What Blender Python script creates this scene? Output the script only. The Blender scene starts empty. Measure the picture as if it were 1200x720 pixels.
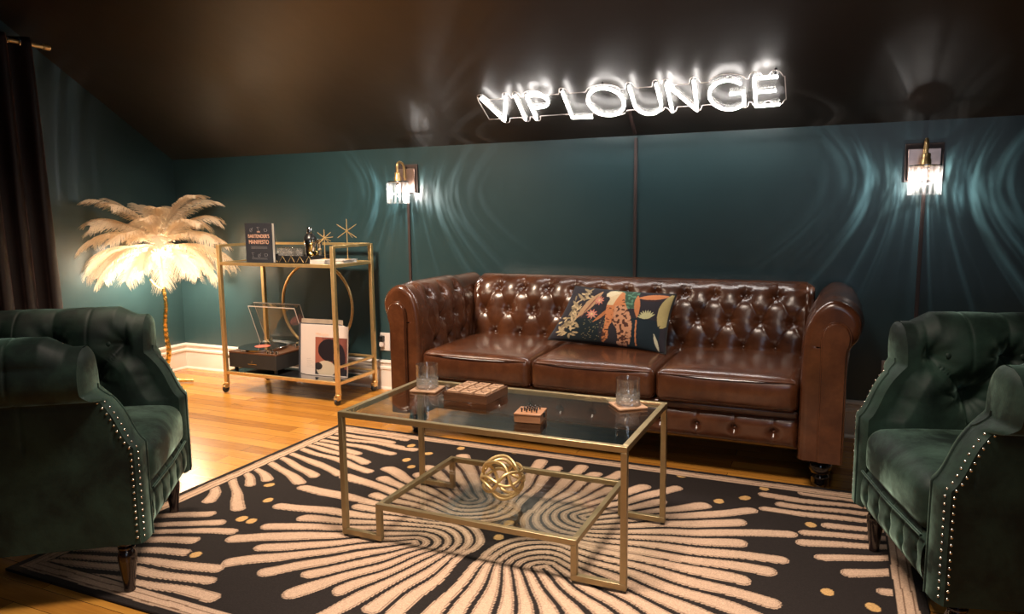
import bpy, bmesh, math, random
import numpy as np
from mathutils import Vector, Matrix
PI = math.pi
rnd = random.Random(7)
C = bpy.context.scene.collection
sc = bpy.context.scene

# ------------------------------------------------------------------ camera, light, exposure
CAM = (0.0, -3.9136, 1.1381)
cam_d = bpy.data.cameras.new('camera'); cam = bpy.data.objects.new('camera', cam_d); C.objects.link(cam)
cam_d.sensor_width = 36; cam_d.lens = 858.86 / 1200 * 36; cam_d.clip_start = .02
def cam_matrix(yaw, pitch, roll):
    cy, sy, cp, sp = math.cos(yaw), math.sin(yaw), math.cos(pitch), math.sin(pitch)
    f = Vector((-sy*cp, cy*cp, -sp)); r = Vector((cy, sy, 0)); u = r.cross(f)
    cr, sr = math.cos(roll), math.sin(roll)
    r2 = r*cr + u*sr; u2 = -r*sr + u*cr
    return Matrix(((r2.x, u2.x, -f.x, CAM[0]), (r2.y, u2.y, -f.y, CAM[1]), (r2.z, u2.z, -f.z, CAM[2]), (0, 0, 0, 1)))
cam.matrix_world = cam_matrix(.4224, .1307, -.0109)
sc.camera = cam
sc.view_settings.view_transform = 'Standard'; sc.view_settings.look = 'None'
sc.view_settings.exposure = 0.0; sc.view_settings.gamma = 1; sc.view_settings.use_curve_mapping = False
sc.cycles.sample_clamp_indirect = 4; sc.cycles.caustics_reflective = False; sc.cycles.caustics_refractive = False
sc.cycles.max_bounces = 10; sc.cycles.transparent_max_bounces = 24; sc.cycles.transmission_bounces = 10

w = bpy.data.worlds.new('world'); sc.world = w; w.use_nodes = True
w.node_tree.nodes['Background'].inputs[0].default_value = (.6, .7, 1, 1)
w.node_tree.nodes['Background'].inputs[1].default_value = .02

def area_light(name, loc, rot, size, sy, energy, col, spread=180):
    l = bpy.data.lights.new(name, 'AREA'); l.shape = 'RECTANGLE'; l.size = size; l.size_y = sy
    l.energy = energy; l.color = col; l.spread = math.radians(spread)
    o = bpy.data.objects.new(name, l); C.objects.link(o); o.location = loc; o.rotation_euler = rot
    return o
def point_light(name, loc, energy, col, r=.03):
    l = bpy.data.lights.new(name, 'POINT'); l.energy = energy; l.color = col; l.shadow_soft_size = r
    o = bpy.data.objects.new(name, l); C.objects.link(o); o.location = loc
    return o
# overhead light inferred out of view, then added warm fills and an added cool fill
area_light('unseen_overhead_light', (-.75, -2.25, 2.38), (0, 0, 0), .6, .4, 50, (1, .84, .70), 112)
area_light('unseen_overhead_light', (-2.55, -1.75, 2.36), (math.radians(28), 0, math.radians(12)), .5, .4, 46, (1, .80, .60), 100)  # added warm fill, tilted to brighten the cart and floor
area_light('unseen_overhead_light', (.3, -3.9, 2.38), (math.radians(20), 0, 0), .9, .6, 9, (1, .84, .70), 130)  # added weak fill from above the camera
area_light('cool_fill_light', (.4, -4.95, 1.5), (math.radians(84), 0, math.radians(24)), 1.2, 1.2, 9, (.62, .78, 1))  # added bluish fill behind the camera, no window stands there

# ------------------------------------------------------------------ materials
def new_mat(name):
    m = bpy.data.materials.new(name); m.use_nodes = True
    return m, m.node_tree, m.node_tree.nodes['Principled BSDF']
def N(nt, t, **k):
    n = nt.nodes.new(t)
    for a, b in k.items(): setattr(n, a, b)
    return n
def ramp(nt, fac, stops):
    r = N(nt, 'ShaderNodeValToRGB'); e = r.color_ramp.elements
    e[0].position, e[0].color = stops[0][0], (*stops[0][1], 1)
    e[1].position, e[1].color = stops[-1][0], (*stops[-1][1], 1)
    for p, c in stops[1:-1]:
        x = e.new(p); x.color = (*c, 1)
    nt.links.new(fac, r.inputs[0]); return r.outputs[0]
def noise(nt, scale, detail=4, rough=.5, mapscale=None, rot=None, dist=0):
    tc = N(nt, 'ShaderNodeTexCoord'); mp = N(nt, 'ShaderNodeMapping')
    nt.links.new(tc.outputs['Object'], mp.inputs[0])
    if mapscale: mp.inputs['Scale'].default_value = mapscale
    if rot: mp.inputs['Rotation'].default_value = rot
    n = N(nt, 'ShaderNodeTexNoise'); n.inputs['Scale'].default_value = scale
    n.inputs['Detail'].default_value = detail; n.inputs['Roughness'].default_value = rough
    n.inputs['Distortion'].default_value = dist
    nt.links.new(mp.outputs[0], n.inputs['Vector']); return n.outputs['Fac']
def bump(nt, b, h, strength, dist=.01):
    n = N(nt, 'ShaderNodeBump'); n.inputs['Strength'].default_value = strength; n.inputs['Distance'].default_value = dist
    nt.links.new(h, n.inputs['Height']); nt.links.new(n.outputs[0], b.inputs['Normal'])
def simple(name, col, rough=.5, metal=0, spec=.5, coat=0, sheen=0, nscale=0, var=.15, bmp=0):
    m, nt, b = new_mat(name)
    b.inputs['Base Color'].default_value = (*col, 1); b.inputs['Roughness'].default_value = rough
    b.inputs['Metallic'].default_value = metal; b.inputs['Specular IOR Level'].default_value = spec
    b.inputs['Coat Weight'].default_value = coat; b.inputs['Sheen Weight'].default_value = sheen
    f = noise(nt, nscale or 14, 4)
    c = ramp(nt, f, [(.3, tuple(x*(1-var) for x in col)), (.7, tuple(min(1, x*(1+var)) for x in col))])
    nt.links.new(c, b.inputs['Base Color'])
    if bmp: bump(nt, b, f, bmp)
    return m
def wall_mat(name, c0, c1, rough, spec=.5):
    m, nt, b = new_mat(name)
    f = noise(nt, 2.2, 5, .6)
    nt.links.new(ramp(nt, f, [(.3, c0), (.7, c1)]), b.inputs['Base Color'])
    b.inputs['Roughness'].default_value = rough; b.inputs['Specular IOR Level'].default_value = spec
    g = noise(nt, 9, 2, .5, (1, 1, .12)); bump(nt, b, g, .5, .004)
    return m
M = {}
M['wall'] = wall_mat('teal wall paint', (.019, .046, .052), (.023, .055, .062), .35, .75)
M['ceiling'] = wall_mat('dark satin ceiling paint', (.016, .0145, .0125), (.022, .019, .016), .41, .7)
M['trim'] = simple('cream white gloss paint', (.74, .66, .60), .3, nscale=3, var=.03)
M['gold'] = simple('brushed gold metal', (.76, .53, .24), .40, .82, nscale=40, var=.06)
M['dullgold'] = simple('champagne gold painted metal', (.36, .275, .145), .40, .8, nscale=60, var=.05)
M['castgold'] = simple('cast gold leaf', (.85, .58, .20), .25, 1, nscale=60, var=.2, bmp=.6)
M['black'] = simple('black plastic', (.012, .012, .013), .3)
M['rubber'] = simple('black rubber', (.015, .014, .014), .6)
M['darkwood'] = simple('dark turned wood', (.016, .009, .008), .22, coat=.4, nscale=20)
M['blackwood'] = simple('black lacquered wood', (.008, .006, .006), .12, coat=.7)
M['chrome'] = simple('polished steel', (.75, .73, .70), .12, 1, var=.03)
M['cord'] = simple('dark brown cord cover', (.045, .028, .025), .5)
M['white'] = simple('off white plastic', (.68, .60, .56), .4, var=.03)
M['underside'] = simple('black dust cloth', (.01, .009, .009), .9)

def leather():
    m, nt, b = new_mat('cognac brown leather')
    f = noise(nt, 7, 6, .65)
    nt.links.new(ramp(nt, f, [(.25, (.036, .011, .005)), (.5, (.072, .023, .009)), (.78, (.135, .047, .018))]), b.inputs['Base Color'])
    b.inputs['Roughness'].default_value = .27; b.inputs['Coat Weight'].default_value = .45; b.inputs['Coat Roughness'].default_value = .2
    g = noise(nt, 220, 3, .6); bump(nt, b, g, .10, .002)
    return m
M['leather'] = leather()
def velvet(name, c0, c1, tint, shr=.36):
    m, nt, b = new_mat(name)
    f = noise(nt, 6, 6, .66, dist=.25)
    nt.links.new(ramp(nt, f, [(.38, c0), (.66, c1)]), b.inputs['Base Color'])
    b.inputs['Roughness'].default_value = .62; b.inputs['Specular IOR Level'].default_value = .25
    b.inputs['Sheen Roughness'].default_value = shr; b.inputs['Sheen Tint'].default_value = (*tint, 1)
    s = ramp(nt, f, [(.40, (.06, .06, .06)), (.66, (1, 1, 1))])
    nt.links.new(s, b.inputs['Sheen Weight'])
    g = noise(nt, 160, 2); bump(nt, b, g, .12, .002)
    return m
M['velvet'] = velvet('bottle green velvet', (.0018, .0065, .0045), (.008, .024, .016), (.56, .84, .66))
M['curtain'] = velvet('dark brown velvet', (.006, .003, .003), (.009, .005, .005), (.30, .18, .17), .3)

def floor_mat():
    m, nt, b = new_mat('honey oak floorboards')
    tc = N(nt, 'ShaderNodeTexCoord'); mp = N(nt, 'ShaderNodeMapping'); nt.links.new(tc.outputs['Object'], mp.inputs[0])
    br = N(nt, 'ShaderNodeTexBrick'); br.offset = .37; br.inputs['Scale'].default_value = 1
    br.inputs['Brick Width'].default_value = 1.1; br.inputs['Row Height'].default_value = .083
    br.inputs['Mortar Size'].default_value = .0012; br.inputs['Mortar Smooth'].default_value = .3
    br.inputs['Color1'].default_value = (.0, .0, .0, 1); br.inputs['Color2'].default_value = (1, 1, 1, 1); br.inputs['Mortar'].default_value = (.5, .5, .5, 1)
    nt.links.new(mp.outputs[0], br.inputs['Vector'])
    g = noise(nt, 5, 8, .65, (1, 14, 1), dist=.6)
    mx = N(nt, 'ShaderNodeMix', data_type='FLOAT'); mx.inputs[0].default_value = .62
    nt.links.new(br.outputs['Color'], mx.inputs[2]); nt.links.new(g, mx.inputs[3])
    col = ramp(nt, mx.outputs[0], [(.2, (.25, .090, .014)), (.5, (.43, .180, .028)), (.8, (.56, .275, .050))])
    m2 = N(nt, 'ShaderNodeMix', data_type='RGBA'); nt.links.new(br.outputs['Fac'], m2.inputs[0]); nt.links.new(col, m2.inputs[6])
    m2.inputs[7].default_value = (.05, .018, .006, 1)
    nt.links.new(m2.outputs[2], b.inputs['Base Color'])
    b.inputs['Roughness'].default_value = .27; b.inputs['Coat Weight'].default_value = .3
    bump(nt, b, g, .15, .003)
    return m
M['floor'] = floor_mat()
def wood(name, c0, c1, sc_=(2, 20, 20), rough=.4):
    m, nt, b = new_mat(name)
    g = noise(nt, 6, 6, .6, sc_, dist=.4)
    nt.links.new(ramp(nt, g, [(.3, c0), (.7, c1)]), b.inputs['Base Color']); b.inputs['Roughness'].default_value = rough
    return m
M['wood'] = wood('walnut wood', (.065, .024, .010), (.125, .050, .020))
M['lightwood'] = wood('light game wood', (.22, .095, .040), (.33, .155, .072))
M['palewood'] = wood('pale tile wood', (.32, .18, .10), (.46, .28, .17))

def attr_mat(name, rough=.8, sheen=0, bmp=.3, bscale=400, grain=.35):
    m, nt, b = new_mat(name)
    a = N(nt, 'ShaderNodeAttribute'); a.attribute_name = 'Col'
    f = noise(nt, bscale, 3, .7)
    r = ramp(nt, f, [(.25, (1-grain,)*3), (.75, (1+grain*.3,)*3)])
    mx = N(nt, 'ShaderNodeMix', data_type='RGBA', blend_type='MULTIPLY'); mx.inputs[0].default_value = 1
    nt.links.new(a.outputs['Color'], mx.inputs[6]); nt.links.new(r, mx.inputs[7])
    nt.links.new(mx.outputs[2], b.inputs['Base Color']); b.inputs['Roughness'].default_value = rough
    b.inputs['Sheen Weight'].default_value = sheen; b.inputs['Specular IOR Level'].default_value = .2
    if bmp: bump(nt, b, f, bmp, .003)
    return m
M['rug'] = attr_mat('woven rug pile', .95, 0, .5, 260, .45)
M['pillow'] = attr_mat('printed cotton', .85, .1, .3, 500, .3)
M['print'] = attr_mat('printed card', .35, 0, 0, 50, .03)

def thin_glass(name, tint=(1, 1, 1), f0=.04, rough=.0, white=0):
    m, nt, b = new_mat(name); nt.nodes.remove(b); out = nt.nodes['Material Output']
    t = N(nt, 'ShaderNodeBsdfTransparent'); t.inputs[0].default_value = (*tint, 1)
    g = N(nt, 'ShaderNodeBsdfGlossy'); g.inputs['Roughness'].default_value = rough
    lw = N(nt, 'ShaderNodeLayerWeight'); lw.inputs[0].default_value = .5
    pw = N(nt, 'ShaderNodeMath', operation='POWER'); nt.links.new(lw.outputs['Facing'], pw.inputs[0]); pw.inputs[1].default_value = 4.2
    fr = N(nt, 'ShaderNodeMath', operation='MULTIPLY_ADD'); nt.links.new(pw.outputs[0], fr.inputs[0]); fr.inputs[1].default_value = 1-f0; fr.inputs[2].default_value = f0
    mx = N(nt, 'ShaderNodeMixShader'); nt.links.new(fr.outputs[0], mx.inputs[0]); nt.links.new(t.outputs[0], mx.inputs[1]); nt.links.new(g.outputs[0], mx.inputs[2])
    last = mx
    if white:
        d = N(nt, 'ShaderNodeBsdfTranslucent'); d.inputs[0].default_value = (1, 1, 1, 1)
        m2 = N(nt, 'ShaderNodeMixShader'); m2.inputs[0].default_value = white
        nt.links.new(mx.outputs[0], m2.inputs[1]); nt.links.new(d.outputs[0], m2.inputs[2]); last = m2
    nt.links.new(last.outputs[0], out.inputs[0]); return m
M['glass'] = thin_glass('clear table glass', (.96, .98, .97), .05)
M['acrylic'] = thin_glass('clear acrylic', (.88, .88, .88), .045, .02)
M['crystal'] = thin_glass('crystal rod glass', (.97, .95, .93), .07, .05, .07)
def real_glass(name):
    m, nt, b = new_mat(name); b.inputs['Transmission Weight'].default_value = 1; b.inputs['Roughness'].default_value = .01
    b.inputs['IOR'].default_value = 1.48; b.inputs['Base Color'].default_value = (1, 1, 1, 1); return m
M['cutglass'] = thin_glass('cut crystal glass', (.98, .98, .97), .14, .03, .02)
def emis(name, col, s):
    m, nt, b = new_mat(name); b.inputs['Emission Color'].default_value = (*col, 1); b.inputs['Emission Strength'].default_value = s
    b.inputs['Base Color'].default_value = (*col, 1); return m
M['neon'] = emis('lit neon tube', (1, .94, .89), 54)
M['bulb'] = emis('lit warm bulb', (1, .80, .52), 110)
def cut_mat():
    m, nt, b = new_mat('cut crystal facets'); nt.nodes.remove(b); out = nt.nodes['Material Output']
    t = N(nt, 'ShaderNodeBsdfTransparent'); g = N(nt, 'ShaderNodeBsdfGlossy'); g.inputs['Roughness'].default_value = .16
    d = N(nt, 'ShaderNodeBsdfTranslucent'); d.inputs[0].default_value = (1, 1, 1, 1); d2 = N(nt, 'ShaderNodeBsdfDiffuse'); d2.inputs[0].default_value = (.9, .88, .85, 1)
    a = N(nt, 'ShaderNodeMixShader'); a.inputs[0].default_value = .5; nt.links.new(d.outputs[0], a.inputs[1]); nt.links.new(d2.outputs[0], a.inputs[2])
    b1 = N(nt, 'ShaderNodeMixShader'); b1.inputs[0].default_value = .45; nt.links.new(g.outputs[0], b1.inputs[1]); nt.links.new(a.outputs[0], b1.inputs[2])
    c = N(nt, 'ShaderNodeMixShader'); c.inputs[0].default_value = .42; nt.links.new(t.outputs[0], c.inputs[1]); nt.links.new(b1.outputs[0], c.inputs[2])
    nt.links.new(c.outputs[0], out.inputs[0]); return m
M['cut'] = cut_mat()
M['signpanel'] = thin_glass('clear sign panel', (.80, .80, .80), .0, .35)
M['coolbulb'] = emis('lit sconce bulb', (1, .93, .82), 150)
def feather_mat():
    m, nt, b = new_mat('cream ostrich feather'); out = nt.nodes['Material Output']
    b.inputs['Base Color'].default_value = (.84, .73, .58, 1); b.inputs['Roughness'].default_value = .8
    t = N(nt, 'ShaderNodeBsdfTranslucent'); t.inputs[0].default_value = (.95, .80, .60, 1)
    mx = N(nt, 'ShaderNodeMixShader'); mx.inputs[0].default_value = .42
    nt.links.new(b.outputs[0], mx.inputs[1]); nt.links.new(t.outputs[0], mx.inputs[2]); nt.links.new(mx.outputs[0], out.inputs[0])
    return m
M['feather'] = feather_mat()
M['quill'] = simple('feather quill', (.7, .5, .3), .5)
M['bookcover'] = simple('black slate book cover', (.022, .024, .032), .5, var=.1)
M['paper'] = simple('cream paper pages', (.62, .54, .44), .8, var=.05)
M['copperink'] = simple('copper ink', (.66, .38, .26), .5)
M['greyink'] = simple('grey ink', (.22, .21, .22), .5)
M['sleeve'] = simple('cream card record sleeve', (.52, .44, .40), .45, var=.05, nscale=5)
M['sleevedark'] = simple('dark card record sleeve', (.05, .05, .06), .4)
M['sleevetan'] = simple('tan card record sleeve', (.36, .27, .20), .45)
M['speaker'] = simple('black speaker cloth', (.014, .012, .011), .75)
M['vinyl'] = simple('black vinyl', (.008, .008, .009), .12, coat=.5)
M['vlabel'] = simple('coral record label', (.55, .12, .08), .5)
M['nail'] = simple('aged pewter nailhead', (.55, .50, .42), .25, 1)
M['mirror'] = simple('smoked mirror shelf', (.02, .02, .022), .05, 0, .8, 1)
M['bronze'] = simple('brushed bronze plate', (.48, .34, .30), .3, .9)
M['leatherbutton'] = M['leather']

# ------------------------------------------------------------------ mesh helpers
def mesh_obj(name, verts, faces, mat, parent=None, smooth=True, mats=None, loc=None):
    me = bpy.data.meshes.new(name); me.from_pydata([tuple(map(float, v)) for v in verts], [], faces)
    me.update()
    if smooth: me.polygons.foreach_set('use_smooth', [True]*len(me.polygons))
    me.materials.append(mat)
    o = bpy.data.objects.new(name, me); C.objects.link(o)
    if parent: o.parent = parent
    if loc: o.location = loc
    return o
class MB:
    def __init__(s): s.v = []; s.f = []
    def add(s, vs, fs):
        k = len(s.v); s.v += [tuple(v) for v in vs]; s.f += [tuple(i+k for i in f) for f in fs]; return s
    def box(s, x0, x1, y0, y1, z0, z1, mtx=None):
        vs = [Vector((x, y, z)) for z in (z0, z1) for y in (y0, y1) for x in (x0, x1)]
        if mtx: vs = [mtx @ v for v in vs]
        return s.add(vs, [(0, 2, 3, 1), (4, 5, 7, 6), (0, 1, 5, 4), (2, 6, 7, 3), (0, 4, 6, 2), (1, 3, 7, 5)])
    def grid(s, P, cu=False, cv=False, flip=False):
        n, m = P.shape[:2]; fs = []
        for i in range(n if cu else n-1):
            for j in range(m if cv else m-1):
                a, b, c_, d = i*m+j, ((i+1) % n)*m+j, ((i+1) % n)*m+(j+1) % m, i*m+(j+1) % m
                fs.append((a, d, c_, b) if flip else (a, b, c_, d))
        return s.add(P.reshape(-1, 3), fs)
    def lathe(s, prof, n=32, mtx=None, cap=True):
        P = np.array([[(r*math.cos(2*PI*k/n), r*math.sin(2*PI*k/n), z) for r, z in prof] for k in range(n)])
        if mtx: P = np.array([[tuple(mtx @ Vector(p)) for p in row] for row in P])
        k0 = len(s.v); s.grid(P, cu=True); m = len(prof)
        if cap:
            s.f.append(tuple(k0+k*m for k in range(n))[::-1]); s.f.append(tuple(k0+k*m+m-1 for k in range(n)))
        return s
    def tube(s, pts, r, n=8, closed=False):
        pts = [Vector(p) for p in pts]; m = len(pts); rr = r if hasattr(r, '__len__') else [r]*m
        T = []
        for i in range(m):
            a = pts[(i-1) % m] if (closed or i > 0) else pts[0]; b = pts[(i+1) % m] if (closed or i < m-1) else pts[-1]
            T.append((b-a).normalized())
        up = Vector((0, 0, 1)) if abs(T[0].z) < .9 else Vector((1, 0, 0))
        nrm = (up - T[0]*up.dot(T[0])).normalized(); P = []
        for i in range(m):
            nrm = (nrm - T[i]*nrm.dot(T[i])).normalized(); bn = T[i].cross(nrm)
            P.append([tuple(pts[i] + (nrm*math.cos(2*PI*k/n) + bn*math.sin(2*PI*k/n))*rr[i]) for k in range(n)])
        k0 = len(s.v); s.grid(np.array(P), cu=closed, cv=True)
        if not closed:
            s.f.append(tuple(k0+k for k in range(n))); s.f.append(tuple(k0+(m-1)*n+k for k in range(n))[::-1])
        return s
    def bar(s, a, b, w_, h=None, up=(0, 0, 1)):
        a, b = Vector(a), Vector(b); d = (b-a).normalized(); up = Vector(up)
        if abs(d.dot(up)) > .95: up = Vector((0, 1, 0))
        x = d.cross(up).normalized()*(w_/2); y = x.cross(d).normalized()*((h or w_)/2)
        vs = [p+q for p in (a, b) for q in (-x-y, x-y, x+y, -x+y)]
        return s.add(vs, [(0, 1, 2, 3), (7, 6, 5, 4), (0, 4, 5, 1), (1, 5, 6, 2), (2, 6, 7, 3), (3, 7, 4, 0)])
    def sphere(s, c, r, nu=14, nv=8, sz=1.0):
        prof = [(max(1e-5, r*math.sin(PI*j/nv)), c[2]-sz*r*math.cos(PI*j/nv)) for j in range(nv+1)]
        return s.lathe(prof, nu, Matrix.Translation((c[0], c[1], 0)), cap=False)
    def build(s, name, mat, parent=None, smooth=False, bevel=0, seg=2, angle=40):
        o = mesh_obj(name, s.v, s.f, mat, parent, smooth)
        if bevel:
            b = o.modifiers.new('bevel', 'BEVEL'); b.width = bevel; b.segments = seg; b.limit_method = 'ANGLE'; b.angle_limit = math.radians(30)
        if bevel or smooth:
            o.data.polygons.foreach_set('use_smooth', [True]*len(o.data.polygons))
            o.data.set_sharp_from_angle(angle=math.radians(angle))
        return o
def box(name, x0, x1, y0, y1, z0, z1, mat, parent=None, bevel=.002, mtx=None):
    return MB().box(x0, x1, y0, y1, z0, z1, mtx).build(name, mat, parent, bevel=bevel)
def catmull(pts, n=8, closed=False):
    P = [np.array(p, float) for p in pts]; out = []; m = len(P)
    for i in range(m if closed else m-1):
        p0 = P[(i-1) % m] if closed or i > 0 else 2*P[0]-P[1]; p1 = P[i]; p2 = P[(i+1) % m]
        p3 = P[(i+2) % m] if closed or i < m-2 else 2*P[-1]-P[-2]
        for k in range(n):
            t = k/n; out.append(.5*((2*p1)+(-p0+p2)*t+(2*p0-5*p1+4*p2-p3)*t*t+(-p0+3*p1-3*p2+p3)*t**3))
    if not closed: out.append(P[-1])
    return np.array(out)
def roundbox(w_, d, h, r, n=14, crown=0, bulge=0, squash=1):
    """a soft cushion: rounded box centred in x and y, base at z 0"""
    mb = MB(); hx, hy, hz = w_/2, d/2, h/2
    def lin(k): 
        t = np.linspace(-1, 1, k); return np.sign(t)*(1-(1-abs(t))**1.6)
    for ax in range(3):
        for sg in (-1, 1):
            A = lin(n*2 if ax != 0 else n*2); B = lin(n*2)
            P = np.zeros((len(A), len(B), 3)); o = [k for k in range(3) if k != ax]
            P[..., ax] = sg; P[..., o[0]] = A[:, None]; P[..., o[1]] = B[None, :]
            Q = P*np.array([hx, hy, hz]); I = np.clip(Q, [-hx+r, -hy+r, -hz+r*squash], [hx-r, hy-r, hz-r*squash])
            Dv = Q-I; L = np.linalg.norm(Dv/np.array([1, 1, squash]), axis=-1, keepdims=True); L[L == 0] = 1
            Q = I + Dv/L*r
            ux = np.clip(Q[..., 0]/hx, -1, 1); uy = np.clip(Q[..., 1]/hy, -1, 1); uz = np.clip(Q[..., 2]/hz, -1, 1)
            Q[..., 2] += crown*(1-ux**4)*(1-uy**4)*np.where(Q[..., 2] > 0, 1, .0)
            Q[..., 1] += bulge*(1-ux**4)*(1-uz**2)*np.sign(Q[..., 1])*np.where(abs(uy) > .6, 1, 0)*abs(uy)
            Q[..., 2] += hz
            flip = (sg > 0) == (ax == 1)
            mb.grid(Q, flip=flip)
    return mb
def weld(o, d=.0004):
    bm = bmesh.new(); bm.from_mesh(o.data); bmesh.ops.remove_doubles(bm, verts=bm.verts, dist=d)
    bmesh.ops.recalc_face_normals(bm, faces=bm.faces); bm.to_mesh(o.data); bm.free()
    o.data.polygons.foreach_set('use_smooth', [True]*len(o.data.polygons)); return o
def tag(o, label, cat, group=None):
    o['label'] = label; o['category'] = cat
    if group: o['group'] = group
    return o
def empty(name, loc, rz=0, label=None, cat=None, group=None):
    o = bpy.data.objects.new(name, None); C.objects.link(o); o.location = loc; o.rotation_euler = (0, 0, rz); o.empty_display_size = .05
    if label: tag(o, label, cat, group)
    return o
def struct(o): o['kind'] = 'structure'; return o
def dup(root, loc=None, rz=None, label=None, parent=None):
    c = root.copy(); C.objects.link(c)
    if parent is not None: c.parent = parent
    if loc is not None: c.location = loc
    if rz is not None: c.rotation_euler = (0, 0, rz)
    if label: c['label'] = label
    for ch in list(root.children): dup(ch, parent=c)
    return c
def inst(src, parent, loc, rot=None):
    c = src.copy(); C.objects.link(c); c.parent = parent; c.location = loc
    if rot: c.rotation_euler = rot
    return c
def colour(o, cols):
    a = o.data.color_attributes.new('Col', 'FLOAT_COLOR', 'POINT')
    b = np.ones((len(cols), 4), np.float32); b[:, :3] = cols; a.data.foreach_set('color', b.ravel())
def text(body, size, mat, parent, name, mtx, extrude=.0006, align='CENTER', xs=1.0):
    cu = bpy.data.curves.new(name, 'FONT'); cu.body = body; cu.size = size; cu.extrude = extrude; cu.align_x = align
    t = bpy.data.objects.new(name, cu); C.objects.link(t)
    bpy.context.view_layer.update(); dg = bpy.context.evaluated_depsgraph_get()
    me = bpy.data.meshes.new_from_object(t.evaluated_get(dg)); bpy.data.objects.remove(t)
    me.transform(mtx @ Matrix.Diagonal((xs, 1, 1, 1))); me.materials.clear(); me.materials.append(mat)
    o = bpy.data.objects.new(name, me); C.objects.link(o); o.parent = parent; return o
def normals_of(P):
    du = np.gradient(P, axis=0); dv = np.gradient(P, axis=1); n = np.cross(du, dv)
    return n/np.maximum(np.linalg.norm(n, axis=-1, keepdims=True), 1e-9)

# ------------------------------------------------------------------ the room
XL, XR, YF, SL, HW, HB = -4.431, 2.1, -5.1, .64, 1.528, .19
YT = -1.45; HT = HW - SL*YT
T_ = .08
o = struct(MB().box(XL-.1, XR+.1, YF-.1, .1, -.1, 0).build('floor', M['floor']))
o = struct(MB().box(XL-.1, XR+.1, 0, .1, 0, HW+.02).build('wall_back', M['wall']))
def gable(x0, x1, name, fl):
    prof = [(0, 0), (YF, 0), (YF, HT), (YT, HT), (0, HW)]
    vs = [(x0, y, z) for y, z in prof] + [(x1, y, z) for y, z in prof]
    fs = [(0, 1, 2, 3, 4), (9, 8, 7, 6, 5)] + [(i, i+5, (i+1) % 5+5, (i+1) % 5) for i in range(5)]
    m_ = mesh_obj(name, vs, fs, M['wall'], smooth=False)
    bm = bmesh.new(); bm.from_mesh(m_.data); bmesh.ops.recalc_face_normals(bm, faces=bm.faces); bm.to_mesh(m_.data); bm.free()
    return struct(m_)
gable(XL-.1, XL, 'wall_left', 1); gable(XR, XR+.1, 'wall_right', 0)
struct(MB().box(XL-.1, XR+.1, YF-.1, YF, 0, HT).build('wall_front', M['wall']))
cl = MB(); vs = []
for y, z in [(.0, HW), (YT, HT), (YF-.1, HT), (YF-.1, HT+.12), (YT, HT+.12), (.1, HW+.12-.064)]: pass
pr = [(.0, HW), (YT, HT), (YF-.1, HT), (YF-.1, HT+.12), (YT-.03, HT+.12), (.0, HW+.14)]
cl.add([(XL-.1, y, z) for y, z in pr]+[(XR+.1, y, z) for y, z in pr], [(5, 4, 3, 2, 1, 0), (6, 7, 8, 9, 10, 11)]+[(i, (i+1) % 6, (i+1) % 6+6, i+6) for i in range(6)])
struct(cl.build('ceiling', M['ceiling']))
def baseboard(name, a, b, nrm):
    a, b, nrm = Vector(a), Vector(b), Vector(nrm)
    prof = [(.0, 0), (.024, 0), (.024, .006), (.018, .018), (.018, .128), (.024, .133), (.024, .146), (.014, .152), (.016, .166), (.024, .176), (.022, .186), (.0, .19)]
    P = np.array([[tuple(p + nrm*d + Vector((0, 0, z))) for d, z in prof] for p in (a, b)])
    mb = MB().grid(P); m_ = len(prof)
    mb.f.append(tuple(range(m_))); mb.f.append(tuple(range(m_, 2*m_))[::-1])
    o = mb.build(name, M['trim']); bm = bmesh.new(); bm.from_mesh(o.data); bmesh.ops.recalc_face_normals(bm, faces=bm.faces); bm.to_mesh(o.data); bm.free()
    return struct(o)
baseboard('baseboard_back', (XL, 0, 0), (XR, 0, 0), (0, -1, 0))
baseboard('baseboard_left', (XL, -.0, 0), (XL, YF, 0), (1, 0, 0))
baseboard('baseboard_right', (XR, 0, 0), (XR, YF, 0), (-1, 0, 0))

# ------------------------------------------------------------------ cord covers, vent, outlet
def cord_cover(pts, label):
    mb = MB()
    for a, b in zip(pts, pts[1:]): mb.bar(a, b, .016, .010, up=(0, 1, 0))
    tag(mb.build('cord_cover', M['cord'], bevel=.001), label, 'cord cover')
cord_cover([(-2.449, -.006, 1.24), (-2.449, -.006, HB)], 'thin dark cord cover running down the wall below the left wall sconce')
cord_cover([(.337, -.006, 1.25), (.337, -.006, HB)], 'thin dark cord cover running down the wall below the right wall sconce')
nv = Vector((0, -SL, -1)).normalized(); us = Vector((0, -1, SL)).normalized()
def onslope(x, s, off=0.0): return Vector((x, 0, HW)) + us*s + nv*off
cord_cover([(-1.022, -.006, HB), (-1.022, -.006, HW-.012)], 'thin dark cord cover on the wall below the neon sign')
cord_cover([tuple(onslope(-1.022, .03, .008)), tuple(onslope(-1.011, .215, .008))], 'short dark cord cover on the sloping ceiling under the neon sign')
v = empty('wall_vent', (.29, -.0, .33), 0, 'off white slotted wall vent low on the wall between sofa and right armchair', 'vent')
box('frame', -.088, .088, -.010, 0, -.07, .07, M['white'], v)
mb = MB()
for r_ in range(2):
    for k in range(9): mb.box(-.06+k*.014, -.054+k*.014, -.0125, -.0095, -.05+r_*.052, -.004+r_*.052)
mb.build('slots', M['black'], v)
ou = empty('wall_outlet', (-2.655, 0, .31), 0, 'cream wall outlet with a plug, beside the right end of the bar cart', 'outlet')
box('plate', -.037, .037, -.008, 0, -.058, .058, M['white'], ou)
box('plug', -.03, -.004, -.03, -.008, -.03, .0, M['white'], ou)
box('adapter', -.034, -.0, -.035, -.008, .004, .04, M['black'], ou)

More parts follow.
